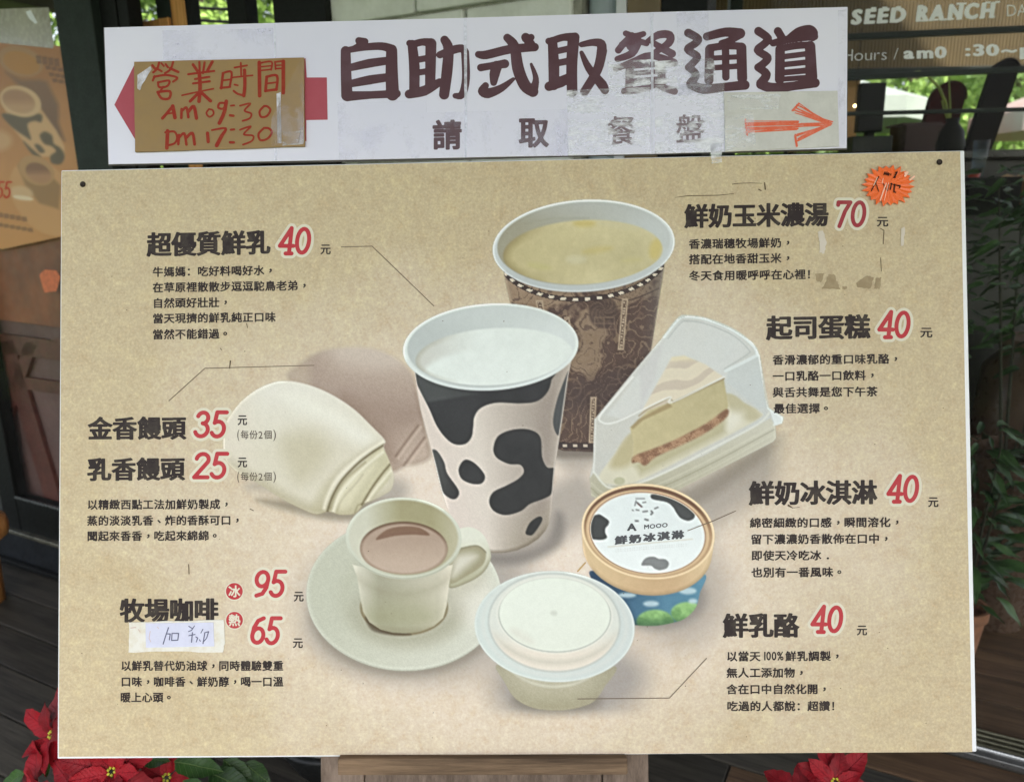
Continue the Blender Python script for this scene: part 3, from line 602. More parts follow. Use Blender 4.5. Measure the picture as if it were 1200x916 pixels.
    k = (X - 416) / 112; c = p.lerp((202, 202, 184), (160, 160, 136), np.clip(k * 4.0, 0, 1)); c = p.lerp(c, (186, 184, 162), np.clip((k - 0.3) * 1.9, 0, 1)); c = p.lerp(c, (204, 200, 180), np.clip((k - 0.86) * 8, 0, 1)); c = p.lerp(c, (152, 154, 116), so(p.ell(468, 722, 46, 20), 22) * 0.55); c = p.lerp(c, (146, 142, 112), so(p.stroke([(417, 676), (440, 690), (473, 696), (508, 688), (530, 674)], 3), 9) * 0.35); c = p.lerp(c, (128, 124, 92), np.clip((Y - 733 + ((X - 473) / 20) ** 2) / 10, 0, 1) * 0.5)
    p.put(f(bd), c); ro = p.ell(473, 630.5, 68, 48, 2); p.put(f(ro), p.lerp((196, 202, 186), (184, 190, 172), (Y - 600) / 70)); p.put(f(np.abs(ro + 1) - 0.4, 1) * np.clip((Y - 640) / 20, 0, 1) * 0.6, (148, 150, 124), own=False)
    ri = p.ell(473, 629.5, 64, 44, 2); c = p.lerp((190, 192, 172), (158, 154, 114), np.clip((X - 430) / 40, 0, 1)); c = p.lerp(c, (186, 184, 158), np.clip((X - 505) / 30, 0, 1) * 0.7); p.put(f(ri, 1.4), c)
    cf = p.ell(473.3, 642.5, 51.5, 31.5, 1); c = p.lerp((170, 150, 130), (184, 165, 145), (Y - 630) / 30); c = p.lerp(c, (110, 80, 56), np.clip(cf / 4 + 1, 0, 1) * np.clip((645 - Y) / 22, 0.35, 1)); p.put(f(cf, 1) * f(ri + 1), c)
    p.put(so(p.poly(z([(378, 258), (430, 210), (510, 193), (590, 200), (638, 236), (560, 234), (470, 240)])), 1.4) * 0.85, (132, 100, 76), own=False)
    # ---- ice cream tub
    p.cur = 7; names[7] = ('ice_cream_tub_print', 'round tub with a cow patterned lid and blue side')
    bd = p.poly([(694, 668), (700, 690), (715, 715), (735, 730), (765, 733), (790, 729), (803, 724), (815, 712), (820, 695), (824, 672), (760, 690)]); c = p.lerp((44, 86, 118), (92, 150, 176), (X - 695) / 110); c = c + (p.n1 * 14)[..., None]
    gr = np.minimum(p.ell(768, 728, 22, 14), np.minimum(p.ell(806, 718, 20, 13), p.ell(722, 745, 30, 14))); c = p.lerp(c, p.lerp((100, 152, 86), (138, 190, 112), p.n2 + 0.4 - (Y - 722) / 30), so(gr, 2)); c = p.lerp(c, (48, 90, 70), np.clip((Y - 722) / 12, 0, 1) * 0.6)
    for q in ((763, 707, 9, 3.5), (735, 697, 10, 3), (806, 692, 10, 4), (812, 704, 5, 3)): c = p.lerp(c, (182, 204, 208), so(p.ell(*q), 2.4) * 0.8)
    p.put(f(bd), c); r8 = 8; ld = np.minimum(p.ell(759.5, 622.5, 78.5, 55.5, r8), np.minimum(p.ell(758.5, 642, 76.5, 55, r8), np.minimum(p.ell(759, 632, 77.6, 55.4, r8), p.ell(759, 637, 77, 55.2, r8))))
    c = p.lerp((206, 180, 134), (196, 166, 122), np.clip((X - 700) / 60, 0, 1)); c = p.lerp(c, (210, 186, 142), np.clip((X - 790) / 40, 0, 1)); c = p.lerp(c, (158, 130, 90), np.clip(ld / 5 + 1, 0, 1) * np.clip((Y - 640) / 30, 0, 1) * 0.6); p.put(f(ld), c + (p.n2 * 3)[..., None])
    e1 = p.ell(759.5, 622.5, 78.5, 55.5, r8); p.put(f(np.abs(e1 + 1.2) - 0.9, 0.8), (222, 202, 160)); p.put(f(e1 + 3.0), p.lerp((128, 92, 66), (186, 152, 112), np.clip((Y - 590) / 40, 0, 1))); p.put(f(p.ell(759, 624, 72.5, 50, r8), 1), (204, 176, 132)); p.put(f(np.abs(p.ell(758.8, 624, 68.3, 47.4, r8)) - 0.3, 0.7), (150, 100, 86))
    dc = p.ell(758.8, 624.3, 67.3, 46.6, r8); p.put(f(dc), p.lerp((206, 217, 217), (212, 222, 221), (Y - 600) / 50)); z = lambda l: Z(l, 680, 560, 7.5)
    for s_, cc in (([(88, 400), (105, 340), (160, 318), (200, 335), (250, 375), (245, 410), (222, 440), (220, 480), (235, 520), (200, 540), (140, 540), (98, 520)], (78, 84, 84)), ([(618, 155), (640, 138), (700, 140), (800, 165), (880, 200), (950, 240), (1003, 300), (1000, 350), (950, 374), (885, 352), (845, 305), (815, 255), (760, 212), (640, 186)], (82, 88, 88)), ([(538, 762), (560, 715), (600, 692), (650, 690), (690, 708), (745, 712), (778, 745), (760, 790), (700, 808), (655, 795), (625, 770), (580, 768)], (132, 138, 138))):
        p.put(f(p.poly(z(s_)), 0.8) * f(dc + 0.5), cc)
    for s_, r_ in (([(490, 180), (565, 180)], 0.4), ([(490, 200), (480, 240)], 0.5), ([(500, 215), (540, 250)], 0.9), ([(550, 215), (575, 210)], 0.5), ([(458, 280), (466, 284)], 0.5), ([(492, 278), (515, 282)], 0.6), ([(552, 295), (590, 290)], 0.7), ([(625, 290), (635, 305), (622, 318)], 0.9), ([(655, 268), (682, 256)], 0.7), ([(486, 375), (508, 376)], 0.8), ([(570, 362), (594, 368)], 0.9)):
        p.put(f(p.stroke(z(s_), r_), 0.8) * 0.85, (88, 92, 94), own=False)
    p.put(f(p.stroke(z([(505, 225), (538, 252)]), 0.5), 0.8) * 0.6, (150, 60, 60), own=False); p.put(f(p.stroke(z([(245, 604), (985, 535)]), 0.3), 0.9) * 0.6, (190, 176, 140), own=False)
    for yy in (622, 640): p.put(f(p.stroke(z([(310, yy + 4), (930, yy - 46)]), 0.25), 0.8) * 0.35 * (np.sin(X * 2.3) > -0.3), (170, 172, 170), own=False)
    # ---- pudding cup
    p.cur = 8; names[8] = ('pudding_cup_print', 'round plastic cup of milk curd with a domed lid')
    bd = p.poly([(584, 778), (592, 800), (604, 818), (625, 829), (650, 832), (672, 830), (695, 822), (708, 805), (720, 780), (650, 795)]); p.put(f(bd), p.lerp(p.lerp((188, 186, 162), (160, 156, 126), (Y - 785) / 42), (150, 146, 118), np.abs(X - 648) / 60 - 0.4) + grain * 0.8)
    p.put(f(np.abs(p.ell(650, 742, 71, 62, 0)) - 1.5, 1.2) * (bd < 0) * 0.6, (196, 198, 180), own=False)
    ro = p.ell(650, 733.7, 94, 65, 3); c = p.lerp((190, 203, 197), (188, 200, 196), (X - 600) / 80); c = p.lerp(c, (200, 204, 196), so(np.abs(p.ell(650, 731, 84, 60, 3)) - 2, 4) * 0.5); p.put(f(ro), c)
    p.put(f(np.abs(ro + 1.2) - 0.5, 0.9) * 0.6, (208, 216, 210), own=False)
    r2 = p.ell(649.5, 729, 77, 57.5, 3); c = p.lerp((200, 206, 196), (210, 204, 188), np.clip((Y - 735) / 30, 0, 1)); c = p.lerp(c, (182, 180, 162), np.clip(1 - np.abs(p.ell(650, 722, 70, 48, 2) - 6) / 6, 0, 1) * np.clip((Y - 730) / 30, 0, 1) * 0.5); p.put(f(r2, 1.4), c); p.put(f(np.abs(r2) - 0.8, 1.2) * 0.7, (168, 178, 172), own=False)
    r3 = p.ell(650, 720, 65.5, 43.5, 2); p.put(f(r3 - 1.5, 2) * 0.9, (214, 216, 204)); p.put(f(r3, 1.2), p.lerp((208, 217, 204), (206, 214, 200), (Y - 700) / 50)); p.put(f(np.abs(r3) - 0.4, 0.9) * np.clip((Y - 690) / 30, 0.35, 1) * 0.85, (150, 160, 150), own=False)
    p.put(so(p.ell(649, 718, 4, 3), 2) * 0.35, (170, 176, 160), own=False); p.put(f(p.ell(612, 745, 16, 5, 30), 4) * 0.3, (196, 190, 176), own=False)
    # the printer's contrast
    L = (p.rgb @ np.array([0.3, 0.59, 0.11]))[..., None]; k = (p.id > 0)[..., None]
    Lb = sum(np.roll(np.roll(L, i, 0), j, 1) for i in (-3, 0, 3) for j in (-3, 0, 3)) / 9.0   # the print is sharpened, with deep tones and clean whites
    q = 170 + (L - 166) * 1.30 + (L - Lb) * 0.45 + (p.rgb - L) * 0.93 + np.array([2.5, 0.0, 2.0]) + (p.n3 * 6 + p.fract(31, 5) * 3)[..., None]; p.rgb = np.where(k, q, p.rgb)
    return p, names
def paint_poster():
    """the same kind of menu poster seen dim and browned through the glass"""
    p = Paint(-40, 44, 94, 294, 1.0); X, Y = p.X, p.Y; f, so = p.fill, p.soft; p.a[:] = 1.0
    p.rgb[:] = p.lerp((166, 110, 54), (190, 134, 76), np.clip((Y - 60) / 150, 0, 1) + p.n1 * 0.4); p.cur = 1; p.id[:] = 1
    z = lambda l: Z(l, 0, 80, 4.364)
    p.put(f(p.poly(z([(30, 20), (110, 60), (200, 60), (240, 70), (300, 190), (300, 280), (330, 370), (280, 340), (200, 200)]), False), 3), p.lerp((128, 92, 60), (110, 78, 52), (Y - 100) / 80))
    p.put(f(p.ell(24, 72, 27, 17, 18), 1.5), (168, 126, 78)); p.put(f(p.ell(25, 74, 22, 12.5, 18), 1.5), (176, 122, 50))
    p.put(f(p.poly(z([(10, 180), (60, 300), (140, 400), (200, 455), (330, 450), (330, 400), (290, 320), (210, 210), (205, 190)]), False), 1.5), (202, 160, 112))
    for s_ in ([(10, 235), (60, 300), (130, 350), (158, 362), (140, 290), (175, 270), (210, 275), (205, 235), (100, 240)], [(204, 345), (230, 325), (265, 345), (275, 385), (310, 410), (330, 450), (310, 490), (265, 485), (258, 450), (285, 425), (265, 400), (225, 385)], [(178, 395), (200, 392), (228, 425), (205, 432)], [(120, 375), (160, 410), (210, 455), (165, 440)]):
        p.put(f(p.poly(z(s_)), 1.6), (92, 76, 48))
    p.put(f(p.ell(24, 119, 25, 17.5, 20), 1.2), (208, 172, 128)); p.put(f(p.ell(22, 119, 20, 13, 20), 1.5), p.lerp((166, 122, 84), (188, 146, 106), (Y - 115) / 10))
    p.put(f(p.ell(52, 232, 34, 50, -38), 1.5), (196, 146, 92)); p.put(f(p.poly(z([(90, 500), (130, 600), (200, 690), (300, 720), (310, 600), (270, 560), (110, 470)]), False), 2), (150, 112, 66)); p.put(f(p.ell(43, 200, 22, 16, 30), 1.2), (178, 136, 86)); p.put(f(p.ell(45, 203, 16, 11, 30), 1.2), p.lerp((130, 90, 58), (172, 126, 86), (Y - 198) / 8))
    p.put(f(p.ell(-2, 165, 16, 12), 4) * 0.8, (202, 160, 116)); p.put(f(p.ell(25, 226, 14, 8, 10), 2) * 0.8, (206, 172, 132)); p.put(f(p.ell(27, 232, 12, 2.5, 8), 1.2), (226, 205, 172))
    for (x0, y0, n_, h_) in ((43, 66, 4, 8), (54, 78, 4, 3), (58, 86, 3, 3), (62, 93, 3, 3), (-2, 250, 5, 4), (-2, 262, 6, 3)):
        for k in range(n_):
            for q in range(3): p.put(f(p.stroke([(x0 + k * 7 + q * 2, y0 + k * 1.2), (x0 + k * 7 + q * 2 + 1, y0 + k * 1.2 + h_)], 0.7, False), 0.8) * 0.75, (88, 58, 36))
    return p
# ------------------------------------------------------------------ the menu board
def paper_mat(name, printed):
    m, t, b = new_mat(name); co = N(t, 'ShaderNodeTexCoord'); v = co.outputs['Object']
    n1 = noise(t, 5.5, 5, 0.6, v); n2 = noise(t, 105, 6, 0.72, v); n3 = noise(t, 26, 6, 0.7, v); n4 = noise(t, 260, 2, 0.5, v); n5 = noise(t, 300, 4, 0.7, v)
    sx = N(t, 'ShaderNodeSeparateXYZ'); t.links.new(v, sx.inputs[0])
    # the print is paler and pinker towards its middle, yellower at its rim
    mp = N(t, 'ShaderNodeMapping'); mp.inputs['Location'].default_value = (-0.03, 0, -0.56); mp.inputs['Scale'].default_value = (1.35, 0.0, 1.9); t.links.new(v, mp.inputs[0])
    ln = N(t, 'ShaderNodeVectorMath', operation='LENGTH'); t.links.new(mp.outputs[0], ln.inputs[0])
    ad = N(t, 'ShaderNodeMath', operation='MULTIPLY_ADD'); t.links.new(n1.outputs[0], ad.inputs[0]); ad.inputs[1].default_value = 0.5; t.links.new(ln.outputs['Value'], ad.inputs[2])
    r = ramp(t, ad.outputs[0], [(0.46, srgb((229, 215, 204))), (0.66, srgb((218, 203, 186))), (0.86, srgb((206, 191, 168))), (1.0, srgb((197, 181, 151)))])
    sp = ramp(t, n2.outputs[0], [(0.30, srgb((160, 150, 134))), (0.47, srgb((184, 184, 182))), (0.55, srgb((190, 189, 186))), (0.72, srgb((236, 232, 220)))])
    c = mix(t, 0.38, r.outputs[0], sp.outputs[0], 'OVERLAY')
    bl = ramp(t, n3.outputs[0], [(0.30, srgb((168, 158, 138))), (0.5, srgb((188, 188, 188))), (0.72, srgb((214, 206, 190)))]); c = mix(t, 0.28, c, bl.outputs[0], 'OVERLAY')
    s5 = ramp(t, n5.outputs[0], [(0.34, srgb((166, 160, 150))), (0.48, srgb((187, 187, 187))), (0.66, srgb((226, 222, 212)))]); c = mix(t, 0.36, c, s5.outputs[0], 'OVERLAY')
    fk = ramp(t, n4.outputs[0], [(0.70, 0.0), (0.76, 1.0)]); fkm = N(t, 'ShaderNodeMath', operation='MULTIPLY'); t.links.new(fk.outputs[0], fkm.inputs[0]); fkm.inputs[1].default_value = 0.22
    c = mix(t, fkm.outputs[0], c, srgb((120, 104, 82)))
    if printed:
        at = N(t, 'ShaderNodeAttribute'); at.attribute_name = 'print'; c = mix(t, at.outputs['Alpha'], c, at.outputs['Color'])
    t.links.new(c, b.inputs['Base Color'])
    rr = ramp(t, n3.outputs[0], [(0.3, 0.42), (0.7, 0.56)]); t.links.new(rr.outputs[0], b.inputs['Roughness']); b.inputs['Specular IOR Level'].default_value = 0.35
    bp = N(t, 'ShaderNodeBump'); bp.inputs['Strength'].default_value = 0.12; bp.inputs['Distance'].default_value = 0.0006; t.links.new(n2.outputs[0], bp.inputs['Height']); t.links.new(bp.outputs[0], b.inputs['Normal'])
    return m
M_PAPER = paper_mat('kraft_print_paper', False); M_PRINT = paper_mat('kraft_print_pictures', True)
M_BOARD = simple('white_foam_board', (240, 242, 246), 0.5, 0.03, 30, 0.1)
M_INK = ink('dark_print_ink', (52, 44, 44), 0.5, 0.12); M_INK2 = ink('brown_print_ink', (78, 66, 60), 0.5, 0.3)
M_RED = ink('red_print_ink', (186, 60, 68), 0.5, 0.15, (210, 150, 140)); M_RED2 = ink('darker_red_print_ink', (160, 62, 70), 0.5, 0.15); M_HALO = ink('pale_print_outline', (222, 216, 198), 0.5, 0.1, (210, 200, 175))
M_LINE = ink('thin_line_ink', (120, 106, 90), 0.5); M_WEAR = ink('brown_paper_residue', (160, 142, 114), 0.8, 0.8, (190, 174, 144), 110); M_LWEAR = ink('pale_tape_residue', (214, 204, 192), 0.4, 0.5, (200, 188, 160))

BO = B(606, 886, -0.01)
board = root('menu_board', BO, 'big cream printed menu board with pictures of cups and buns on the easel', 'menu board')
def slab(name, q, w_front, thick, mat, parent, bev=0.0015, label=None, origin=None):
    f = [B(x, y, w_front) for x, y in q]; bk = [p - BN * thick for p in f]
    mb = MB().prism(f[::-1], bk[::-1])
    o = mb.build(name, mat, parent, origin=origin, label=label)
    bm = bmesh.new(); bm.from_mesh(o.data); bmesh.ops.bevel(bm, geom=bm.edges[:], offset=bev, segments=2, affect='EDGES', profile=0.5); bmesh.ops.recalc_face_normals(bm, faces=bm.faces[:]); bm.to_mesh(o.data); bm.free()
    return o
slab('panel', [(71.5, 199.5), (1130.5, 176.3), (1144.8, 880.5), (67, 888.8)], -0.0006, 0.012, M_BOARD, board)
PT, names = paint_menu()
FACE = [(72.6, 200.8), (1125.2, 177.4), (1139.4, 880.6), (68.8, 886.2)]
o = PT.mesh(0, 'printed_face', M_PRINT, board, B)
bmx = bmesh.new(); bmx.from_mesh(o.data)      # the rest of the face: strips round the picture area
x0, y0, x1, y1 = PT.x0, PT.y0, PT.X[0, -1], PT.Y[-1, 0]
def vv(x, y): return bmx.verts.new(Vector(B(x, y, 0.0) - wloc(board)))
tl, tr, br, bl = FACE
for q in ([tl, bl, (x0, y1), (x0, y0)], [(x1, y0), (x1, y1), br, tr], [tl, (x0, y0), (x1, y0), tr], [bl, br, (x1, y1), (x0, y1)]):
    bmx.faces.new([vv(*a) for a in q])
nprev=len(o.data.vertices); bmx.to_mesh(o.data); bmx.free()
at_=o.data.color_attributes['print']; buf=np.zeros(len(o.data.vertices)*4,np.float32); at_.data.foreach_get('color',buf); buf[nprev*4:]=0; at_.data.foreach_set('color',buf)
for k, (nm, lb) in names.items(): PT.mesh(k, nm, M_PRINT, board, B, label=lb)

def heading(body, x0, x1, yb0, yb1, h, label=None):
    n = len(body); fl = Flat(); text_line(fl, body, x0, yb0, (x1 - x0) / n, h, (yb1 - yb0) / (x1 - x0), dil=0.026, ax=0.60, res=72, wfac=1.0); return fl.build('heading_lettering', M_INK, board, B, 0.0004)
for a in (('超優質鮮乳', 172, 317, 301.5, 298.5, 29.5), ('金香饅頭', 103, 218, 516, 515.2, 28), ('乳香饅頭', 102, 216.5, 564, 563, 28), ('牧場咖啡', 140.5, 256, 729.5, 729, 29),
          ('鮮奶玉米濃湯', 802, 971, 268, 265.5, 29), ('起司蛋糕', 898, 1020, 399, 397, 29.5), ('鮮奶冰淇淋', 877.5, 1028, 592.5, 591, 29.5), ('鮮乳酪', 847, 936.5, 747.5, 747, 29.5)):
    heading(*a)
def lines(rows, mat=M_INK, name='description_lettering', h=12.3, dil=0.026):
    for body, x0, yb, pitch, sl in rows:
        fl = Flat(); text_line(fl, body, x0, yb + 0.8, pitch, h, sl, dil=dil, ax=0.85, res=40, wfac=0.97); fl.build(name, mat, board, B, 0.0004)
lines([('牛媽媽：吃好料喝好水，', 178.5, 324, 13.15, -0.014), ('在草原裡散散步逗逗駝鳥老弟，', 178.5, 342.3, 13.17, -0.014), ('自然頭好壯壯，', 178.5, 360.6, 13.15, -0.014), ('當天現擠的鮮乳純正口味', 178.5, 378.5, 13.17, -0.013), ('當然不能錯過。', 178.5, 397.2, 13.15, -0.012),
       ('以精緻西點工法加鮮奶製成，', 101.8, 596.4, 13.05, -0.004), ('蒸的淡淡乳香、炸的香酥可口，', 101.6, 615.2, 13.05, -0.004), ('聞起來香香，吃起來綿綿。', 101.6, 633.2, 13.05, -0.004),
       ('以鮮乳替代奶油球，同時體驗雙重', 141.2, 785, 12.75, 0), ('口味，咖啡香、鮮奶醇，喝一口溫', 141.2, 803.6, 12.75, 0), ('暖上心頭。', 140.6, 822, 12.75, 0),
       ('香濃瑞穗牧場鮮奶，', 807, 291.4, 13.65, -0.016), ('搭配在地香甜玉米，', 807, 309.4, 13.65, -0.016), ('冬天食用暖呼呼在心裡！', 807, 328.6, 13.75, -0.014),
       ('香滑濃郁的重口味乳酪，', 905, 427, 13.75, -0.01), ('一口乳酪一口飲料，', 905, 446, 13.75, -0.01), ('與舌共舞是您下午茶', 905, 465, 13.75, -0.009), ('最佳選擇。', 906.2, 484, 13.75, -0.008),
       ('綿密細緻的口感，瞬間溶化，', 878.4, 617.8, 13.8, -0.006), ('留下濃濃奶香散佈在口中，', 879.4, 637, 13.8, -0.006), ('即使天冷吃冰．', 880, 656, 13.8, -0.005), ('也別有一番風味。', 880.2, 675.7, 13.8, -0.005),
       ('以當天', 851, 774, 13.5, -0.004), ('鮮乳調製，', 920, 773.8, 13.5, -0.004), ('無人工添加物，', 851, 793.2, 13.5, -0.003), ('含在口中自然化開，', 851, 812.5, 13.5, -0.003), ('吃過的人都說：超讚！', 851.5, 832.3, 13.5, -0.002)])
fl = Flat(); latin(fl, '100%', 893.5, 773, 10.2, 919, dil=0.02, ax=0.8); fl.build('description_lettering', M_INK, board, B, 0.0004)
lines([('元', 375, 297.6, 13, 0), ('元', 278, 497.6, 12, 0), ('元', 278, 547, 12, 0), ('元', 343.8, 704, 12.5, 0), ('元', 342.8, 758.5, 12.5, 0), ('元', 1027, 265.2, 14.5, 0), ('元', 1077.8, 395, 15.5, 0), ('元', 1087.2, 593.5, 13, 0), ('元', 1003.6, 743.6, 13, 0)], name='currency_lettering', h=13.0, dil=0.022)
for yb in (514, 563):
    fl = Flat(); latin(fl, '(', 277.5, yb - 0.8, 10.5, 281, dil=0.004); text_line(fl, '每份', 281.5, yb + 0.6, 10.4, 11, 0, dil=0.006, res=40); latin(fl, '2', 302.6, yb - 0.3, 8.8, 308.4, dil=0.006); text_line(fl, '個', 308.8, yb + 0.6, 10.4, 11, 0, dil=0.006, res=40); latin(fl, ')', 320.2, yb - 0.8, 10.5, 324, dil=0.004)
    fl.build('quantity_lettering', M_INK2, board, B, 0.0004)
def price(s, x0, y0, x1, y1, mat=M_RED, rad=2.4):
    st = digit_strokes(s, x0, y0, x1, y1, rad)
    h = Flat().strokes(st, 0.6, 3.3).build('price_outline', M_HALO, board, B, 0.0003)
    Flat().strokes(st, 0.4).build('price_lettering', mat, board, B, 0.0005)
for a in (('40', 324, 265, 368, 299.5), ('35', 225, 480, 269.5, 514), ('25', 224, 528.5, 270, 562), ('95', 295, 666.5, 338, 700.5), ('65', 291, 721, 332.5, 756), ('40', 1026.5, 363, 1070.5, 397.5), ('40', 1037, 555, 1080.5, 590), ('40', 948, 708, 991.5, 742.5)): price(*a)
price('70', 976, 234, 1018.5, 267.5, M_RED2, 2.3)
for ch, cx_, cy_ in (('冰', 274.6, 692.5), ('熱', 274.8, 726.3)):
    st = [([(cx_, cy_), (cx_ + 0.01, cy_)], 9.8)]
    Flat().strokes(st, 0.5, 1.2).build('badge_outline', M_HALO, board, B, 0.0003); bd_ = Flat().strokes(st, 0.5).build('round_badge', M_RED, board, B, 0.0005)
    fl = Flat(); text_line(fl, ch, cx_ - 7.4, cy_ + 7.2, 14.8, 14.4, 0, dil=0.028, res=48); fl.build('badge_lettering', M_HALO, bd_, B, 0.0007)
for pts in ([(400, 289.5), (436, 288.5), (508.5, 358.5)], [(368, 428), (240, 431.5), (198, 469.5)], [(828, 771), (784.5, 817.5), (677, 818.5)], [(862, 598.5), (836, 610), (806, 621.5)]):
    mat_ = M_LINE; Flat().strokes([(pts, 0.5)], 0.35).build('leader_line', mat_, board, B, 0.0005)
Flat().strokes([([(686, 659), (677, 669)], 0.9)], 0.35).build('leader_line', ink('tan_line_ink', (196, 164, 112)), board, B, 0.0005)
for x, y in ((97, 216), (1101, 190)):
    mb = MB(); c = B(x, y, 0.0008); r_ = 0.0032
    ring = [[c + BX * rr * math.cos(a) + BU * rr * math.sin(a) + BN * h for a in np.linspace(0, 2 * math.pi, 15)[:-1]] for rr, h in ((r_ * 1.25, 0), (r_, 0.0012), (r_ * 0.45, 0.0004))]
    V = sum(ring, []); n = 14; F = [(i * n + k, i * n + (k + 1) % n, (i + 1) * n + (k + 1) % n, (i + 1) * n + k) for i in range(2) for k in range(n)] + [tuple(range(2 * n, 3 * n))]
    mb.add(V, F).build('screw', simple('rusty_screw', (52, 42, 36), 0.6, 0.3, 300, 0.2, 0.3), board)
# wear on the print: old tape marks, scuffs and specks
def rag(pts, amp=0.8, n=6, seed=1):
    r = random.Random(seed); out = []
    for i in range(len(pts)):
        a, b = np.array(pts[i], float), np.array(pts[(i + 1) % len(pts)], float)
        for k in range(n): out.append(tuple(a + (b - a) * k / n + np.array([r.uniform(-amp, amp), r.uniform(-amp, amp)]) * (k > 0)))
    return out
for i, q in enumerate(([(955, 321), (966, 320), (962, 331), (957, 329)], [(971, 321.5), (978, 322), (982, 333), (985, 339), (963, 338.5), (967, 331)], [(987, 336), (993, 335.5), (992, 339), (987, 339)], [(1003, 332), (1016, 323), (1024, 325), (1020, 338), (1013, 338), (1004, 336)], [(1026, 326), (1033, 325), (1031, 338.5), (1024, 338.5)])):
    Flat().poly(rag(q, 0.7, 5, i)).build('tape_residue', M_WEAR, board, B, 0.0006)
for i, q in enumerate(([(958, 272), (964, 270), (969, 284), (966, 297), (960, 296), (961, 284)], [(1056, 268), (1060, 266), (1059, 287), (1056, 288)])):
    Flat().poly(rag(q, 0.9, 5, i + 9)).build('tape_residue', M_LWEAR, board, B, 0.0006)
M_SPECK = ink('dark_specks', (96, 80, 62))
for pts, r_ in (([(791, 231.5), (806, 229.5), (842, 229), (860, 227)], [0.2, 0.5, 0.25]), ([(858, 216), (866, 215), (880, 214.5), (893, 215)], [0.4, 0.25]), ([(896, 214), (897, 222)], [0.5, 0.7]), ([(889, 222), (892, 223.5)], 0.6), ([(269, 431.5), (270, 423)], [0.5, 0.9]), ([(289, 379), (290, 384)], [0.5, 1.3, 0.4]), ([(1032, 268), (1036, 270), (1035, 286)], 0.4), ([(1032, 302), (1033, 318)], 0.35), ([(924, 592), (929, 595)], [1.2, 0.4]), ([(929, 595), (937, 594)], 0.3), ([(221, 661), (221.5, 672)], 0.5), ([(258, 408), (260, 410)], 0.4), ([(293, 596), (297, 598)], 0.5)):
    Flat().strokes([(pts, r_)], 0.3).build('scratch', M_SPECK, board, B, 0.0006)
fl = Flat(); r_ = random.Random(4)
for _ in range(90):
    x, y = r_.uniform(85, 1115), r_.uniform(212, 872); s_ = r_.uniform(0.35, 0.9); fl.poly([(x - s_, y), (x - s_ * 0.2, y + s_ * 0.8), (x + s_, y + s_ * 0.2), (x + s_ * 0.3, y - s_ * 0.7)])
tag(fl.build('specks', M_SPECK, board, B, 0.00055), kind='stuff')
# lettering on the tub's lid
fl = Flat(); text_line(fl, '鮮奶冰淇淋', 719.5, 638.2, 16.6, 10, -0.093, dil=0.05, ax=0.7, res=48, wfac=0.86); fl.build('lid_lettering', ink('grey_lid_ink', (84, 86, 90)), board, B, 0.0004)
fl = Flat(); latin(fl, 'A', 735.5, 621.2, 8.2, 748, dil=0.05); latin(fl, 'MOOO', 754.5, 619.6, 5.0, 783, slope=-0.09, dil=0.03); fl.build('lid_lettering', bpy.data.materials['grey_lid_ink'], board, B, 0.0004)

# ------------------------------------------------------------------ things stuck on the board
M_ORANGE = simple('fluorescent_orange_paper', (250, 112, 44), 0.35, 0.06, 40, 0.1)
stk = root('starburst_sticker', B(1040, 240, 0.001), 'bright orange starburst sticker with faded handwriting, near the top right of the menu board', 'sticker')
c_ = np.array([1041, 217.5]); pts = []
for i in range(44):
    a = 2 * math.pi * i / 44 + 0.05; k = (1.0 if i % 2 == 0 else 0.80) * (1 + 0.05 * math.sin(i * 2.3)); pts.append((c_[0] + 31 * k * math.cos(a), c_[1] + 24.5 * k * math.sin(a)))
fr = [B(x, y, 0.0026 + 0.0006 * abs(math.sin(i * 1.7))) for i, (x, y) in enumerate(pts)]; bk = [B(x, y, 0.0008) for x, y in pts]
cen = B(*c_, 0.0030); mb = MB(); mb.add(fr + [cen], [(len(fr), (i + 1) % len(fr), i) for i in range(len(fr))]); mb.add(bk + fr, [(i, (i + 1) % 44, 44 + (i + 1) % 44, 44 + i) for i in range(44)])
mb.build('sticker_paper', M_ORANGE, stk)
M_PEN = ink('black_marker', (44, 22, 16), 0.5); z = lambda l: Z(l, 1000, 180, 8.571)
Flat().strokes([(z([(318, 185), (308, 215)]), .45), (z([(318, 190), (330, 215), (338, 185)]), .4), (z([(350, 195), (342, 210), (352, 220), (362, 205), (352, 195)]), .45), (z([(378, 205), (376, 215)]), .4), (z([(440, 185), (412, 240)]), .8), (z([(425, 190), (440, 184)]), .4), (z([(405, 242), (425, 240)]), .4),
                (z([(255, 232), (225, 290), (182, 375)]), .5), (z([(228, 300), (255, 380)]), .35), (z([(300, 300), (330, 360)]), .3), (z([(355, 310), (345, 375)]), .3), (z([(385, 300), (372, 360)]), .6), (z([(375, 305), (440, 318)]), .4), (z([(415, 310), (408, 385), (425, 390)]), .7), (z([(440, 320), (470, 322), (465, 345)]), .6)], 0.25, 0.12).build('handwriting', M_PEN, stk, B, 0.0040)
M_SCUF = ink('scuffed_white', (255, 205, 180), 0.4)
for st_ in ([(z([(240, 240), (205, 320)]), .5), (z([(330, 300), (270, 470)]), .7), (z([(355, 290), (310, 470)]), .35), (z([(520, 195), (545, 190), (520, 225)]), 1.2), (z([(570, 265), (612, 230)]), 1.0), (z([(300, 250), (290, 300)]), .4)]): Flat().strokes([st_], 0.3).build('scuff', M_SCUF, stk, B, 0.0041)

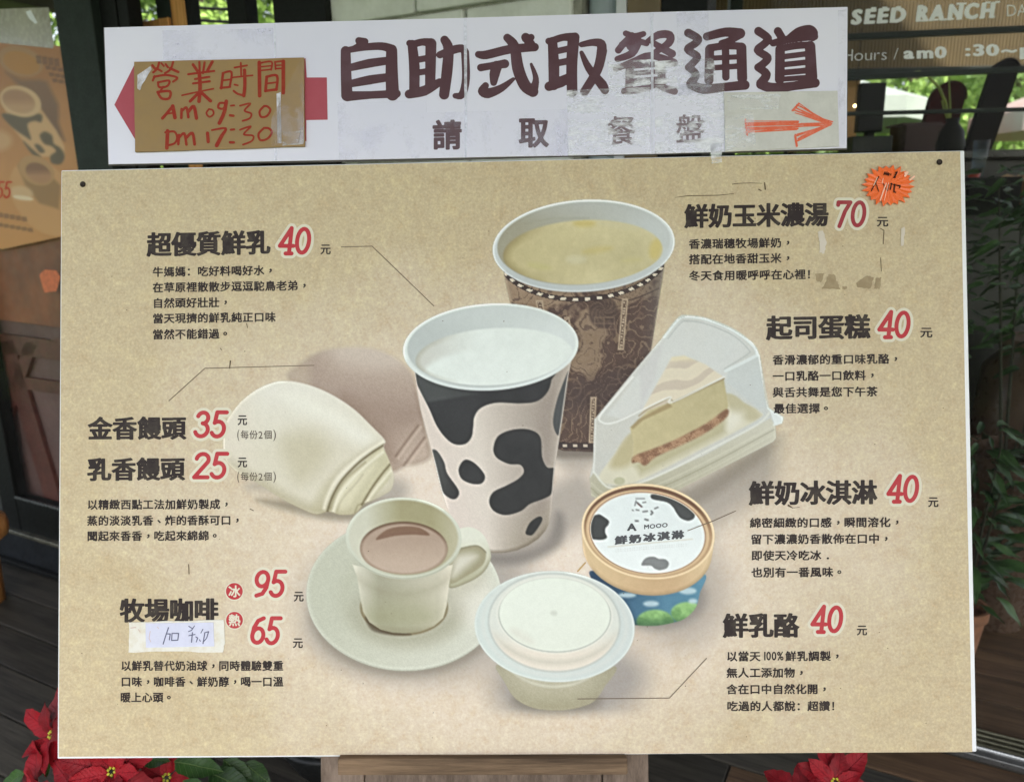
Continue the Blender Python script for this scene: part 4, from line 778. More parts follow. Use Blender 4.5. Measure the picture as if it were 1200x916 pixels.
lab = root('paper_label', B(207, 765, 0.001), 'small torn white paper label with scribbled pen strokes under the coffee heading', 'paper label')
slab('backing_paper', rag([(151, 729), (262, 726), (263.5, 752), (261, 764), (192, 763), (150.5, 764)], 0.7, 5, 3), 0.0012, 0.0010, ink('torn_white_paper', (228, 226, 218), 0.6, 0.7, (205, 192, 160), 90), lab, 0.0001)
slab('writing_strip', [(170.5, 730), (250, 729), (251, 757), (171, 758.5)], 0.0020, 0.0007, simple('bluish_white_paper', (212, 214, 236), 0.5, 0.04, 60, 0.05), lab, 0.0001)
z = lambda l: Z(l, 130, 650, 4.821)
Flat().strokes([(z([(325, 410), (308, 460), (295, 502)]), .5), (z([(320, 445), (335, 445), (330, 478)]), .5), (z([(345, 442), (343, 482), (378, 480), (382, 442), (345, 442)]), .45), (z([(440, 402), (460, 415)]), .4), (z([(472, 400), (455, 425), (438, 432)]), .4), (z([(440, 455), (475, 448)]), .4), (z([(460, 438), (455, 492)]), .45), (z([(480, 462), (490, 468), (482, 490)]), .4), (z([(500, 478), (505, 486)]), .4),
                (z([(520, 418), (508, 440)]), .35), (z([(530, 440), (520, 500)]), .45), (z([(530, 438), (552, 432), (540, 470), (522, 490)]), .4)], 0.25, 0.15).build('handwriting', ink('grey_pen', (98, 100, 128), 0.5), lab, B, 0.0023)
Flat().strokes([(z([(222, 430), (215, 470), (225, 490)]), .3), (z([(262, 405), (270, 415)]), .3), (z([(112, 412), (140, 408)]), .5), (z([(155, 420), (165, 435)]), .4)], 0.25).build('faint_marks', ink('faint_pink', (205, 180, 172), 0.5), lab, B, 0.0023)

# ------------------------------------------------------------------ the banner above
def banner_film():
    m, t, b = new_mat('laminated_lilac_white'); co = N(t, 'ShaderNodeTexCoord'); v = co.outputs['Object']
    n1 = noise(t, 4, 4, 0.5, v); n2 = noise(t, 40, 5, 0.6, v)
    r = ramp(t, n1.outputs[0], [(0.3, srgb((222, 222, 240))), (0.7, srgb((231, 230, 244)))]); t.links.new(r.outputs[0], b.inputs['Base Color'])
    b.inputs['Roughness'].default_value = 0.35; b.inputs['Coat Weight'].default_value = 0.5; b.inputs['Coat Roughness'].default_value = 0.12
    bp = N(t, 'ShaderNodeBump'); bp.inputs['Strength'].default_value = 0.15; bp.inputs['Distance'].default_value = 0.004; t.links.new(n1.outputs[0], bp.inputs['Height']); t.links.new(bp.outputs[0], b.inputs['Coat Normal']); return m
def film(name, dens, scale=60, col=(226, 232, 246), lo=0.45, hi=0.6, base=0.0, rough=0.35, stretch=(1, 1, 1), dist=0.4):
    """clear plastic tape: mostly see-through, its scuffs and its glare painted in as milky white"""
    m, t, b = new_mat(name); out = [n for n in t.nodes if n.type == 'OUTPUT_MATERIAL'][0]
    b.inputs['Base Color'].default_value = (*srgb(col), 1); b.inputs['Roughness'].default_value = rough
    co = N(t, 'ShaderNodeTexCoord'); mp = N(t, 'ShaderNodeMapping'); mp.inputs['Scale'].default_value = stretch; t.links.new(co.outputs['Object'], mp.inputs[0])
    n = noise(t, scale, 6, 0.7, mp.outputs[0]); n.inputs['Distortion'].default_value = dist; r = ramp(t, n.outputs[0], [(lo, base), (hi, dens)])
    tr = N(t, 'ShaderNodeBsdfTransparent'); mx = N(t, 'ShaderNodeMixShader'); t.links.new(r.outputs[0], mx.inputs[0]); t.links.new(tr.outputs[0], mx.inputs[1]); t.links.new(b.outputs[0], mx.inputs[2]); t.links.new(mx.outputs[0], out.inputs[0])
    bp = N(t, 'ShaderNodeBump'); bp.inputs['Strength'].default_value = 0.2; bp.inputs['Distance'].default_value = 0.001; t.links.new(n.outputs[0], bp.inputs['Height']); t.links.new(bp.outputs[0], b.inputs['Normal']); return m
WB = 0.0085
banner = root('banner_sign', B(558, 190, 0.0), 'long white laminated banner with big dark red brush lettering, fixed above the menu board', 'sign')
slab('panel', [(121, 32.5), (545, 21), (994, 8.5), (993, 175), (545, 186.5), (126.5, 194)], WB - 0.004, 0.0035, simple('grey_banner_backing', (92, 88, 90), 0.6, 0.1), banner, 0.0004)
slab('laminated_sheet', [(122, 32.5), (322, 27), (546, 21), (764, 14.5), (993.3, 8.3), (992.3, 173.6), (765, 180.4), (546, 184.6), (322, 189), (127.2, 192.6)], WB, 0.0012, banner_film(), banner, 0.0003)
M_MAR = ink('maroon_brush_ink', (84, 56, 62), 0.4, 0.35, (128, 104, 116), 22, 0.4); M_MAR2 = ink('faded_maroon_ink', (108, 82, 92), 0.4, 0.5, (160, 150, 168), 30)
a2 = lambda l: Z(l, 390, 20, 4.0); a3 = lambda l: Z(l, 690, 10, 3.871)
def S4(l, r): return (catmull(a2(l), False, 4) if len(l) > 2 else a2(l), [q / 4.0 for q in r] if isinstance(r, (list, tuple)) else r / 4.0)
def S3(l, r): return (catmull(a3(l), False, 4) if len(l) > 2 else a3(l), [q / 3.871 for q in r] if isinstance(r, (list, tuple)) else r / 3.871)
BIG = [
 [S4([(122, 112), (150, 116)], 13), S4([(140, 120), (112, 140), (72, 156)], [14, 9, 5]), S4([(60, 160), (62, 260), (66, 368)], [19, 21, 23]), S4([(60, 158), (150, 142), (230, 138), (278, 152)], [10, 13, 15, 18]), S4([(276, 158), (276, 260), (280, 362)], [22, 25, 27]), S4([(90, 236), (170, 218), (245, 207)], [14, 17, 15]), S4([(90, 312), (170, 296), (245, 285)], [14, 18, 16]), S4([(68, 372), (180, 366), (300, 360)], [20, 14, 15])],
 [S4([(372, 130), (382, 230), (382, 350)], [18, 21, 20]), S4([(360, 124), (378, 128)], 12), S4([(380, 128), (420, 118), (458, 122)], [13, 13, 18]), S4([(460, 126), (456, 330)], [22, 20]), S4([(392, 202), (450, 192)], 11), S4([(392, 262), (450, 254)], 11), S4([(358, 362), (430, 346), (500, 306)], [17, 20, 14]), S4([(502, 178), (560, 156), (604, 148), (620, 166)], [13, 16, 15, 14]), S4([(620, 166), (624, 290), (606, 364), (574, 370)], [15, 15, 14, 9]), S4([(524, 108), (542, 150), (536, 250), (522, 364)], [16, 20, 22, 20])],
 [S4([(682, 176), (720, 178), (830, 152), (946, 142)], [12, 17, 17, 16]), S4([(904, 96), (928, 128)], 17), S4([(902, 104), (930, 96)], 12), S4([(818, 98), (852, 140), (868, 240), (900, 320), (938, 350)], [15, 20, 24, 24, 22]), S4([(938, 350), (952, 290), (930, 222)], [20, 10, 3]), S4([(694, 238), (740, 230), (806, 220)], [14, 13, 17]), S4([(768, 232), (758, 270), (754, 308)], [22, 20, 12]), S4([(716, 322), (700, 348), (728, 358), (790, 334), (846, 292)], [12, 16, 20, 14, 5])],
 [S4([(1030, 116), (1036, 230), (1036, 320)], [18, 22, 20]), S4([(1012, 114), (1030, 112)], 12), S4([(1030, 112), (1080, 96), (1134, 96)], [13, 13, 19]), S4([(1128, 104), (1120, 230), (1122, 350)], [24, 22, 21]), S4([(1046, 162), (1110, 148)], 11), S4([(1046, 218), (1110, 206)], 12), S4([(1014, 326), (1070, 304), (1112, 282)], [18, 22, 16]), S4([(1166, 130), (1220, 120), (1258, 128), (1260, 170)], [9, 13, 18, 20]), S4([(1262, 160), (1240, 250), (1180, 350)], [20, 18, 17]), S4([(1166, 168), (1200, 240), (1262, 318), (1276, 345)], [6, 14, 20, 15])],
 [S3([(168, 114), (206, 128), (248, 116)], [10, 12, 9]), S3([(196, 122), (160, 158), (134, 190)], [10, 12, 12]), S3([(150, 164), (226, 152), (262, 160)], [10, 11, 9]), S3([(226, 150), (196, 204), (130, 230)], [14, 14, 10]), S3([(184, 176), (208, 196)], 9), S3([(268, 150), (318, 120), (366, 122), (362, 158), (290, 206)], [9, 14, 15, 14, 8]), S3([(284, 150), (330, 180), (378, 206)], [7, 13, 14]), S3([(122, 274), (200, 244), (280, 214), (386, 246)], [9, 13, 12, 14]), S3([(186, 264), (182, 370)], 14), S3([(196, 262), (326, 252)], 9), S3([(328, 250), (332, 340)], 14), S3([(196, 296), (320, 286)], 7), S3([(196, 330), (320, 320)], 8), S3([(160, 376), (230, 368), (300, 350)], [11, 12, 8]), S3([(300, 340), (340, 360), (388, 376)], [8, 12, 13])],
 [S3([(452, 112), (496, 138), (482, 160), (448, 186), (490, 216), (482, 238), (452, 268)], [16, 14, 14, 13, 14, 13, 13]), S3([(452, 268), (486, 300), (462, 340)], [13, 14, 16]), S3([(462, 346), (520, 366), (610, 358), (708, 348)], [16, 19, 16, 18]), S3([(536, 128), (620, 108), (686, 114)], [15, 17, 20]), S3([(686, 118), (640, 146), (600, 156)], [16, 12, 8]), S3([(548, 186), (545, 326)], 17), S3([(548, 180), (620, 170), (690, 172)], 13), S3([(692, 178), (696, 316)], 19), S3([(620, 176), (622, 312)], 13), S3([(560, 226), (684, 220)], 8), S3([(560, 270), (684, 262)], 9)],
 [S3([(770, 104), (812, 136), (798, 160), (766, 190), (810, 222), (798, 246), (768, 268)], [16, 15, 14, 14, 15, 14, 14]), S3([(768, 268), (806, 300), (780, 340)], [14, 16, 17]), S3([(780, 346), (840, 362), (930, 352), (1026, 338)], [17, 20, 16, 18]), S3([(858, 104), (878, 138)], 15), S3([(836, 158), (920, 138), (1024, 128)], [12, 14, 13]), S3([(900, 140), (950, 106), (1000, 96), (1020, 112), (1016, 134)], [9, 15, 17, 16, 12]), S3([(868, 186), (866, 322)], 18), S3([(872, 182), (940, 170), (1004, 166)], 12), S3([(1004, 172), (1010, 310)], [20, 23]), S3([(880, 220), (992, 206)], 9), S3([(880, 256), (992, 244)], 9), S3([(880, 292), (992, 282)], 10), S3([(868, 322), (1010, 312)], 8)]]
for k, st in enumerate(BIG): Flat().strokes(st, 0.55, 0.95).build('brush_character', M_MAR2 if k == 4 else M_MAR, banner, B, WB + 0.0003)
for ch, x0, y1, sz in (('請', 506, 175.5, 36), ('取', 607, 173, 37), ('餐', 710, 170.5, 36), ('盤', 791, 168.5, 36)):
    fl = Flat(); text_line(fl, ch, x0, y1 + 1, sz, sz, -0.02, dil=0.03 if ch in '請取' else 0.012, ax=0.8, res=90); fl.build('small_brush_character', M_MAR if ch in '請取' else M_MAR2, banner, B, WB + 0.0003)
M_ROSE = ink('rose_red_print', (172, 84, 96), 0.35, 0.15, (190, 120, 130))
Flat().poly([(134, 123), (158, 75), (170, 80), (350, 76), (358, 68), (359.5, 91), (383, 91), (384, 140.5), (359, 141), (359, 166), (350, 160), (170, 165), (158, 163)]).build('arrow_print', M_ROSE, banner, B, WB + 0.0002)
M_TAPE_GLARE = film('clear_tape_glare', 0.55, 14, (224, 224, 244), lo=0.5, hi=0.8, base=0.04, dist=0.3); M_TAPE_GLARE2 = film('crinkled_tape_glare', 0.9, 60, (246, 248, 255), lo=0.46, hi=0.66, base=0.12, stretch=(0.45, 1, 1.3), dist=0.3); M_SEAM = film('folded_seam', 0.8, 60, (236, 238, 252), 0.3, 0.6, 0.3)  # the banner's glare is painted into the tape as white patches
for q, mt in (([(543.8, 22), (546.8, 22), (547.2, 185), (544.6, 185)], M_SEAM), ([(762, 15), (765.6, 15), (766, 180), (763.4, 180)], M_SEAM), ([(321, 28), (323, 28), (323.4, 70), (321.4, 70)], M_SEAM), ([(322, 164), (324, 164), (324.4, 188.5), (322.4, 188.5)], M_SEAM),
              ([(664, 106), (762, 102), (762, 180), (666, 182)], M_TAPE_GLARE2), ([(767, 100), (849, 97), (849, 178), (767, 180)], M_TAPE_GLARE2), ([(712, 72), (762, 70), (762, 100), (714, 104)], M_TAPE_GLARE2), ([(767, 72), (836, 68), (840, 96), (767, 99)], M_TAPE_GLARE2), ([(500, 132), (666, 128), (666, 183), (502, 185)], M_TAPE_GLARE), ([(793, 15), (830, 14), (832, 110), (795, 112)], M_TAPE_GLARE), ([(395, 120), (500, 118), (502, 186), (397, 188)], M_TAPE_GLARE), ([(982, 12), (992, 11), (990, 170), (983, 170)], M_TAPE_GLARE), ([(190, 36), (320, 33), (321, 66), (191, 70)], M_TAPE_GLARE), ([(832, 168), (846, 168), (846, 190), (834, 192)], M_TAPE_GLARE2)):
    mk('tape_glare_strip', B(*np.array(rag(q, 0.4, 4, int(q[0][0]))).T, WB + 0.0008), [tuple(range(len(q) * 4 - 1, -1, -1))], mt, banner)
card = root('arrow_card', B(915, 178, WB), 'pale grey card with an orange hand drawn arrow pointing right, taped to the banner', 'card')
slab('card_sheet', [(848.5, 108.5), (981.5, 106.5), (983.5, 171.5), (850, 178)], WB + 0.0022, 0.0012, simple('grey_white_card', (208, 207, 202), 0.4, 0.05, 40, 0.1), card, 0.0002)
z = lambda l: Z(l, 690, 10, 3.871)
def sketch(seed, paths, r, n, amp):
    r_ = random.Random(seed); out = []
    for p in paths:
        for _ in range(n): out.append((z([(x + r_.uniform(-amp, amp), y + r_.uniform(-amp, amp)) for x, y in p]), r * r_.uniform(0.6, 1.3)))
    return out
Flat().strokes(sketch(3, [[(715, 520), (945, 515)], [(715, 555), (945, 545)], [(715, 535), (1090, 522)], [(935, 455), (1098, 522)], [(950, 435), (1098, 520)], [(945, 600), (1098, 525)], [(940, 580), (1085, 530)], [(960, 530), (1095, 522)], [(715, 528), (945, 522)], [(715, 546), (945, 538)], [(945, 470), (1085, 520)], [(955, 590), (1085, 528)]], 0.6, 4, 9) + sketch(4, [[(712, 505), (718, 575)], [(925, 462), (952, 430)], [(937, 575), (942, 622)]], 0.9, 3, 4), 0.35).build('drawn_arrow', ink('orange_marker', (226, 108, 78), 0.45, 0.5, (230, 180, 165), 120), card, B, WB + 0.0026)
mk('tape_glare_strip', B(*np.array(rag([(852, 112), (915, 110), (912, 128), (853, 130)], 0.5, 4, 2)).T, WB + 0.003), [tuple(range(15, -1, -1))], M_TAPE_GLARE2, card)
mk('tape_glare_strip', B(*np.array(rag([(849, 136), (882, 132), (886, 170), (851, 177)], 0.5, 4, 5)).T, WB + 0.003), [tuple(range(15, -1, -1))], M_TAPE_GLARE2, card)

hours = root('cardboard_sign', B(257, 176, WB), 'brown cardboard piece with red handwritten opening hours, taped on the left of the banner', 'sign')
slab('cardboard', rag([(157, 72.5), (356, 67.5), (357, 171.5), (158, 178)], 0.35, 8, 8), WB + 0.0045, 0.0035, simple('brown_cardboard', (152, 124, 80), 0.6, 0.04, 9, 0.1), hours, 0.0004)
z = lambda l: Z(l, 140, 50, 4.615)
def H(l, r): return (catmull(z(l), False, 4) if len(l) > 2 else z(l), np.asarray(r) / 4.615)
HW = [
 [H([(178, 124), (192, 142)], 6), H([(214, 108), (204, 142), (182, 162)], 5), H([(200, 140), (228, 156)], 5), H([(226, 112), (240, 128)], 4), H([(250, 118), (262, 134)], 5), H([(290, 106), (276, 145), (246, 166)], 5), H([(274, 140), (318, 160)], 6), H([(190, 182), (180, 206)], 5), H([(186, 186), (250, 176), (312, 190), (290, 212)], 5), H([(208, 216), (268, 206), (258, 236), (216, 242), (208, 216)], 5), H([(236, 240), (222, 262)], 5), H([(206, 268), (228, 302), (268, 302), (272, 264), (206, 268)], 6)],
 [H([(398, 120), (420, 152)], 7), H([(432, 106), (434, 168)], 5), H([(460, 108), (452, 166)], 5), H([(502, 104), (476, 152)], 7), H([(372, 172), (512, 154)], 5), H([(408, 198), (486, 186)], 5), H([(398, 222), (488, 210)], 5), H([(432, 168), (436, 245), (430, 318)], 9), H([(338, 286), (420, 268), (508, 250)], 3.5), H([(428, 272), (404, 296), (382, 318)], 7), H([(438, 266), (466, 292), (492, 316)], 8)],
 [H([(560, 166), (550, 248)], 6), H([(558, 166), (606, 160), (596, 238)], 5), H([(554, 206), (600, 200)], 4), H([(546, 246), (598, 240)], 5), H([(622, 136), (690, 124)], 4), H([(656, 110), (658, 176)], 4), H([(606, 190), (660, 184), (720, 178)], 3.5), H([(676, 150), (678, 230), (672, 288)], 8), H([(672, 286), (640, 278), (618, 262)], 5), H([(622, 228), (640, 232)], 4)],
 [H([(756, 108), (758, 288)], 9), H([(758, 112), (822, 104), (820, 148)], 4), H([(762, 132), (820, 126)], 3), H([(762, 152), (820, 146)], 3.5), H([(840, 106), (884, 100)], 4), H([(886, 102), (886, 272)], 9), H([(842, 108), (844, 144)], 4), H([(846, 124), (880, 122)], 3), H([(846, 142), (880, 140)], 3.5), H([(796, 186), (790, 262)], 7), H([(794, 186), (852, 180), (848, 256)], 6), H([(796, 222), (846, 216)], 4), H([(788, 262), (850, 254)], 6)],
 [H([(232, 410), (262, 376), (288, 344)], 7), H([(288, 344), (300, 406)], 9), H([(250, 386), (300, 380)], 4), H([(336, 360), (334, 408)], 6), H([(336, 372), (362, 352), (372, 404)], 6), H([(374, 372), (402, 346), (416, 410)], 8)],
 [H([(484, 360), (470, 382), (486, 402), (508, 388), (504, 366), (484, 360)], 4), H([(572, 328), (542, 328), (534, 352), (560, 358), (574, 336)], 5), H([(578, 318), (566, 378), (540, 436)], 9)],
 [H([(602, 342), (620, 340)], 4), H([(598, 394), (616, 396)], 6)], [H([(652, 342), (708, 330), (676, 368), (712, 384), (704, 410), (666, 424)], 4)], [H([(782, 344), (758, 372), (766, 402), (796, 398), (816, 366), (800, 346), (782, 344)], 5)],
 [H([(260, 478), (256, 570)], 9), H([(248, 486), (296, 482), (312, 516), (296, 546), (260, 556)], 5), H([(322, 500), (318, 550)], 6), H([(322, 514), (350, 492), (362, 552)], 6), H([(362, 514), (394, 490), (406, 550)], 7)],
 [H([(476, 490), (480, 536)], 8), H([(500, 474), (574, 464), (552, 506), (526, 556)], [4, 5, 9, 10])], [H([(602, 472), (620, 470)], 5), H([(598, 540), (618, 540)], 6)], [H([(652, 472), (710, 454), (672, 496), (722, 504), (716, 532), (668, 552)], 4)], [H([(782, 462), (752, 494), (762, 528), (800, 520), (824, 486), (806, 464), (782, 462)], 5)]]
M_CRAY = ink('red_marker', (150, 50, 38), 0.6, 0.4, (150, 96, 60), 150)
for st in HW: Flat().strokes(st, 0.35, 0.22).build('handwritten_character', M_CRAY, hours, B, WB + 0.0049)
for q, mt in (([(318, 140), (352, 70), (356, 70), (356, 168), (318, 171)], M_TAPE_GLARE), ([(324, 110), (329, 108), (330, 168), (325, 168)], M_SEAM), ([(331, 155), (355, 153), (355, 169), (331, 171)], M_TAPE_GLARE2), ([(161, 88), (176, 78), (178, 81), (166, 100), (164, 106), (161, 104)], M_SEAM)):
    mk('tape_glare_strip', B(*np.array(rag(q, 0.4, 3, int(q[0][0]))).T, WB + 0.0055), [tuple(range(len(q) * 3 - 1, -1, -1))], mt, hours)

# ------------------------------------------------------------------ the easel
M_EW = wood('weathered_easel_wood', (128, 112, 100), (84, 70, 60), (0, 0, 1), 1.0, 0.75, 0.6); M_LW = wood('brown_ledge_wood', (140, 116, 92), (76, 60, 46), (1, 0, 0), 1.6, 0.7, 0.8)
easel = root('easel', (B(568, 1200, -0.03) * np.array([1, 1, 0])), 'weathered wooden easel with a short ledge under the bottom edge of the menu board', 'easel')
def bbar(name, px0, px1, y, wf, wd, top, bot, mat, label=None, lean=0.0):
    """a bar in the easel's leaning plane: from px0..px1 at row y; top/bot measured along the board's slope"""
    a = B(px0, y, wf); b = B(px1, y, wf); hw = (b[0] - a[0]) / 2; m = (a + b) / 2; c = m + BU * (top + bot) / 2 - BN * wd / 2
    return MB().box(c, BX * hw, BU * (top - bot) / 2, BN * wd / 2, 0.002).build(name, mat, easel, label=label)
zr = B(500, 900, -0.03)[2]; down = -(zr / BU[2]) + 0.002
bbar('leg', 375.5, 426, 900, -0.016, 0.022, 0.60, down, M_EW); bbar('leg', 706.5, 760, 900, -0.016, 0.022, 0.60, down, M_EW)
bbar('apron', 427.2, 705.3, 900, -0.020, 0.016, 0.05, -0.16, M_EW); bbar('cross_rail', 427.2, 705.3, 900, -0.02, 0.02, down * 0.62 + 0.06, down * 0.62, M_EW)
p0, p1 = B(395.5, 886, 0.034), B(735, 908, 0.034)
bbar('ledge', 395.5, 735.5, 898, 0.012, 0.024, 0.0105, -0.0110, M_LW)
for px in (400, 733):
    a = B(px, 600, -0.045); b = np.array([a[0], a[1] + 0.62, 0.0]); mb = MB(); d_ = (a - b) / 2; mb.box((a + b) / 2, BX * 0.02, d_, np.cross(d_ / np.linalg.norm(d_), BX) * 0.012, 0.002); mb.build('rear_leg', M_EW, easel)
for px, py in ((549, 899), (617, 889), (690, 896)):
    pass
# ------------------------------------------------------------------ ground, deck, roof
def q4(n0, n1, s0, s1, z):
    return [FN * n + FE * s + UP * z for n, s in ((n0, s0), (n0, s1), (n1, s1), (n1, s0))]
M_GROUND = simple('lawn_ground', (92, 122, 50), 0.9, 0.3, 3, 0.3, c2=(78, 88, 56))
tag(mk('ground', np.array([[-120, -120, -0.16], [120, -120, -0.16], [120, 120, -0.16], [-120, 120, -0.16]]), [(0, 1, 2, 3)], M_GROUND), kind='structure')
M_DECK = wood('dark_wet_deck_wood', (72, 68, 60), (38, 36, 33), (FE[0], FE[1], 0), 1.0, 0.7, 0.7)
M_DECK2 = wood('brown_deck_wood', (112, 88, 66), (70, 54, 42), (FE[0], FE[1], 0), 1.0, 0.55, 0.6)
sub = MB().box(FN * 1.0 + UP * (-0.10), FE * 5.2, FN * 3.4, UP * 0.045).build('deck', simple('black_gap', (14, 13, 12), 0.9, 0.1), origin=(0, 0, -0.15)); tag(sub, kind='structure')
def plank_mesh(L, W=0.1445, T=0.03):
    mb = MB().box((0, 0, 0), FE * L / 2, FN * W / 2, UP * T / 2, 0.004); me = bpy.data.meshes.new('plank'); me.from_pydata([tuple(v) for v in mb.v], [], mb.f); me.update(); return me
pm = {}
for L, mt in ((2.2, M_DECK), (2.201, M_DECK2)): pm[L] = plank_mesh(L); pm[L].materials.append(mt)
r_ = random.Random(2)
for i in range(-14, 20):
    n = 0.192 + 0.149 * i + 0.0745; off = r_.uniform(-1, 1)
    for k in range(-2, 3):
        s = k * 2.204 + off; brown = (s > 0.1 and n < 1.2) or n > 1.32
        o = bpy.data.objects.new('plank', pm[2.201 if brown else 2.2]); COL.objects.link(o); o.parent = sub
        p = FN * n + FE * s + UP * (-0.0155 + r_.uniform(-0.001, 0.001)); o.location = [float(v) for v in (p - np.array([0, 0, -0.15]))]
M_ROOF = simple('dark_roof_boards', (66, 58, 50), 0.8, 0.2, 5)
rf = root('unseen_porch_roof', FN * 1.0 + UP * 2.75, 'unseen dark porch roof added over the deck to keep the sun off the board', 'roof')  # out of view, added to block the sun from the board
MB().box(FN * 0.25 + UP * 2.81, FE * 6, FN * 2.45, UP * 0.05, 0.01).build('roof_slab', M_ROOF, rf)
for k in range(7): MB().box(FN * 0.25 + FE * (-4.5 + 1.5 * k) + UP * 2.70, FE * 0.04, FN * 2.4, UP * 0.055, 0.004).build('rafter', M_ROOF, rf)

# ------------------------------------------------------------------ left glazed door with the poster behind its glass
M_GRN = simple('dark_green_black_paint', (38, 46, 42), 0.6, 0.12, 20, 0.05, spec=0.2); M_BLK = simple('black_paint', (17, 19, 18), 0.6, 0.1, 20, 0.08, spec=0.2)
CL = 0.81
zs = FP(34, 625, CL)[2]; zr = FP(17, 582, CL)[2]; base = FP(34, 661, CL)[2]
door = root('glazed_door', FP(62, 668, CL) * [1, 1, 0], 'dark green framed glass door at the left edge, left of the menu board', 'door')
def sbox(name, s0, s1, c, d, z0, z1, mat, parent, bev=0.003, label=None):
    return MB().box(FE * (s0 + s1) / 2 + FN * (c + d / 2) + UP * (z0 + z1) / 2, FE * (s1 - s0) / 2, FN * d / 2, UP * (z1 - z0) / 2, bev).build(name, mat, parent, label=label)
S = lambda px, py, c: float(np.dot(FP(px, py, c), FE))
s_post, s_st = S(62, 2, CL), S(17, 580, CL)
sbox('stile', s_post, S(105.5, 2, CL), CL, 0.05, 0.0, 2.66, M_GRN, door); sbox('stile', s_st - 0.11, s_st, CL, 0.05, 0.0, 2.66, M_BLK, door)
sbox('bottom_rail', s_st, s_post, CL + 0.002, 0.046, zs, zr, M_BLK, door); sbox('glazing_bead', s_st, s_post, CL - 0.004, 0.012, zr - 0.006, zr + 0.004, simple('grey_bead', (70, 74, 72), 0.3, 0.05), door)
sbox('top_rail', s_st, s_post, CL + 0.002, 0.046, 2.5, 2.66, M_GRN, door)
sbox('threshold', s_st - 1.2, s_post + 0.2, CL - 0.03, 0.06, 0.0, max(0.02, base), M_BLK, door); sbox('kick_plate', s_st - 1.2, s_post, CL - 0.008, 0.02, max(0.02, base), zs - 0.012, simple('blue_black_stone', (34, 38, 42), 0.35, 0.35, 30, 0.2), door)
sbox('sill_strip', s_st - 1.2, s_post, CL - 0.02, 0.03, zs - 0.012, zs + 0.004, simple('worn_pale_metal', (128, 126, 112), 0.35, 0.3, 40, 0.1, 0.6), door)
M_GLASS = glassy('window_glass', film=0.006, refl=0.07)
sbox('glass_pane', s_st, s_post, CL + 0.012, 0.004, zr, 2.5, M_GLASS, door, 0)
post2 = root('door_post', FP(128, 15, CL + 0.03) * [1, 1, 0], 'black steel door post just left of the white banner', 'post')
sbox('post_profile', S(113.5, 15, CL + 0.03), S(136, 15, CL + 0.03), CL + 0.03, 0.06, 0, 2.66, M_BLK, post2); sbox('post_lip', S(138, 15, CL + 0.03), S(150, 15, CL + 0.03), CL + 0.03, 0.05, 0, 2.66, M_BLK, post2)
sbox('back_strip', S(104, 15, CL + 0.09), S(140, 15, CL + 0.09), CL + 0.092, 0.01, 0, 2.66, M_BLK, post2)

def attr_mat(name, rough=0.5):
    m, t, b = new_mat(name); at = N(t, 'ShaderNodeAttribute'); at.attribute_name = 'print'; t.links.new(at.outputs['Color'], b.inputs['Base Color']); b.inputs['Roughness'].default_value = rough
    co = N(t, 'ShaderNodeTexCoord'); n = noise(t, 30, 4, 0.6, co.outputs['Object']); bp = N(t, 'ShaderNodeBump'); bp.inputs['Strength'].default_value = 0.1; bp.inputs['Distance'].default_value = 0.001
    t.links.new(n.outputs[0], bp.inputs['Height']); t.links.new(bp.outputs[0], b.inputs['Normal']); return m
CP = CL + 0.03
def surfP(x, y, w=0.0): return on_plane(x, y, FN * (CP - w), FN)
pos = root('poster', FP(40, 285, CP), 'brownish menu poster with dim cups behind the glass of the left door', 'poster')
PP = paint_poster(); lim = (PP.Y > 46.5 + (PP.X * 0.10)) & (PP.Y < 292 - np.clip(PP.X, 0, 99) * 0.21) & (PP.X < 66 + (PP.Y - 50) * 0.142 + 4); PP.id[:] = np.where(lim, 1, 0)
PP.mesh(1, 'poster_print', attr_mat('browned_poster_print'), pos, surfP)
Flat().strokes(digit_strokes('55', -6, 212, 15, 233, 1.1), 0.4).build('price_lettering', ink('dim_red_ink', (190, 60, 36), 0.5), pos, surfP, 0.001)
sleeve = [(-40, 12), (57, 9), (63, 52), (62, 57), (-40, 46)]
mk('grey_backing', surfP(*np.array(sleeve, float).T, 0.001), [tuple(range(4, -1, -1))], simple('grey_plastic_sleeve', (168, 164, 150), 0.25, 0.1, 8, 0.2), pos)
mk('painted_glare', surfP(*np.array([(30, 14), (36, 12), (44, 27), (41, 28), (34, 22)], float).T, 0.002), [tuple(range(4, -1, -1))], ink('white_glare', (235, 238, 245), 0.3), pos)  # streak of glare painted white on the plastic sleeve
lat = root('lattice_panel', FP(40, 586, CL + 0.06) * [1, 1, 0] + UP * zr, 'reddish brown panel with crossed slats behind the lower glass of the left door', 'panel')
CB = CL + 0.075
sbox('backing', s_st - 0.1, s_post + 0.5, CB, 0.012, zr - 0.02, FP(30, 270, CB)[2], simple('grey_brown_cloth', (98, 76, 70), 0.7, 0.12, 6, 0.1), lat)
M_SL = simple('red_brown_slat', (86, 50, 42), 0.5, 0.15, 20)
def slat(a, b, wpx):
    a, b = np.array(a, float), np.array(b, float); d = (b - a) / np.linalg.norm(b - a); n = np.array([-d[1], d[0]]) * wpx / 2
    q = [a - n, b - n, b + n, a + n]; f_ = [on_plane(x, y, FN * (CB - 0.018), FN) for x, y in q]; MB().prism(f_[::-1], [p + FN * 0.016 for p in f_][::-1]).build('slat', M_SL, lat)
for a, b, wd in (((-30, 398), (75, 412), 22), ((6, 400), (66, 600), 17), ((36, 402), (2, 500), 14), ((24, 448), (90, 458), 14), ((58, 400), (70, 398), 4)): slat(a, b, wd)
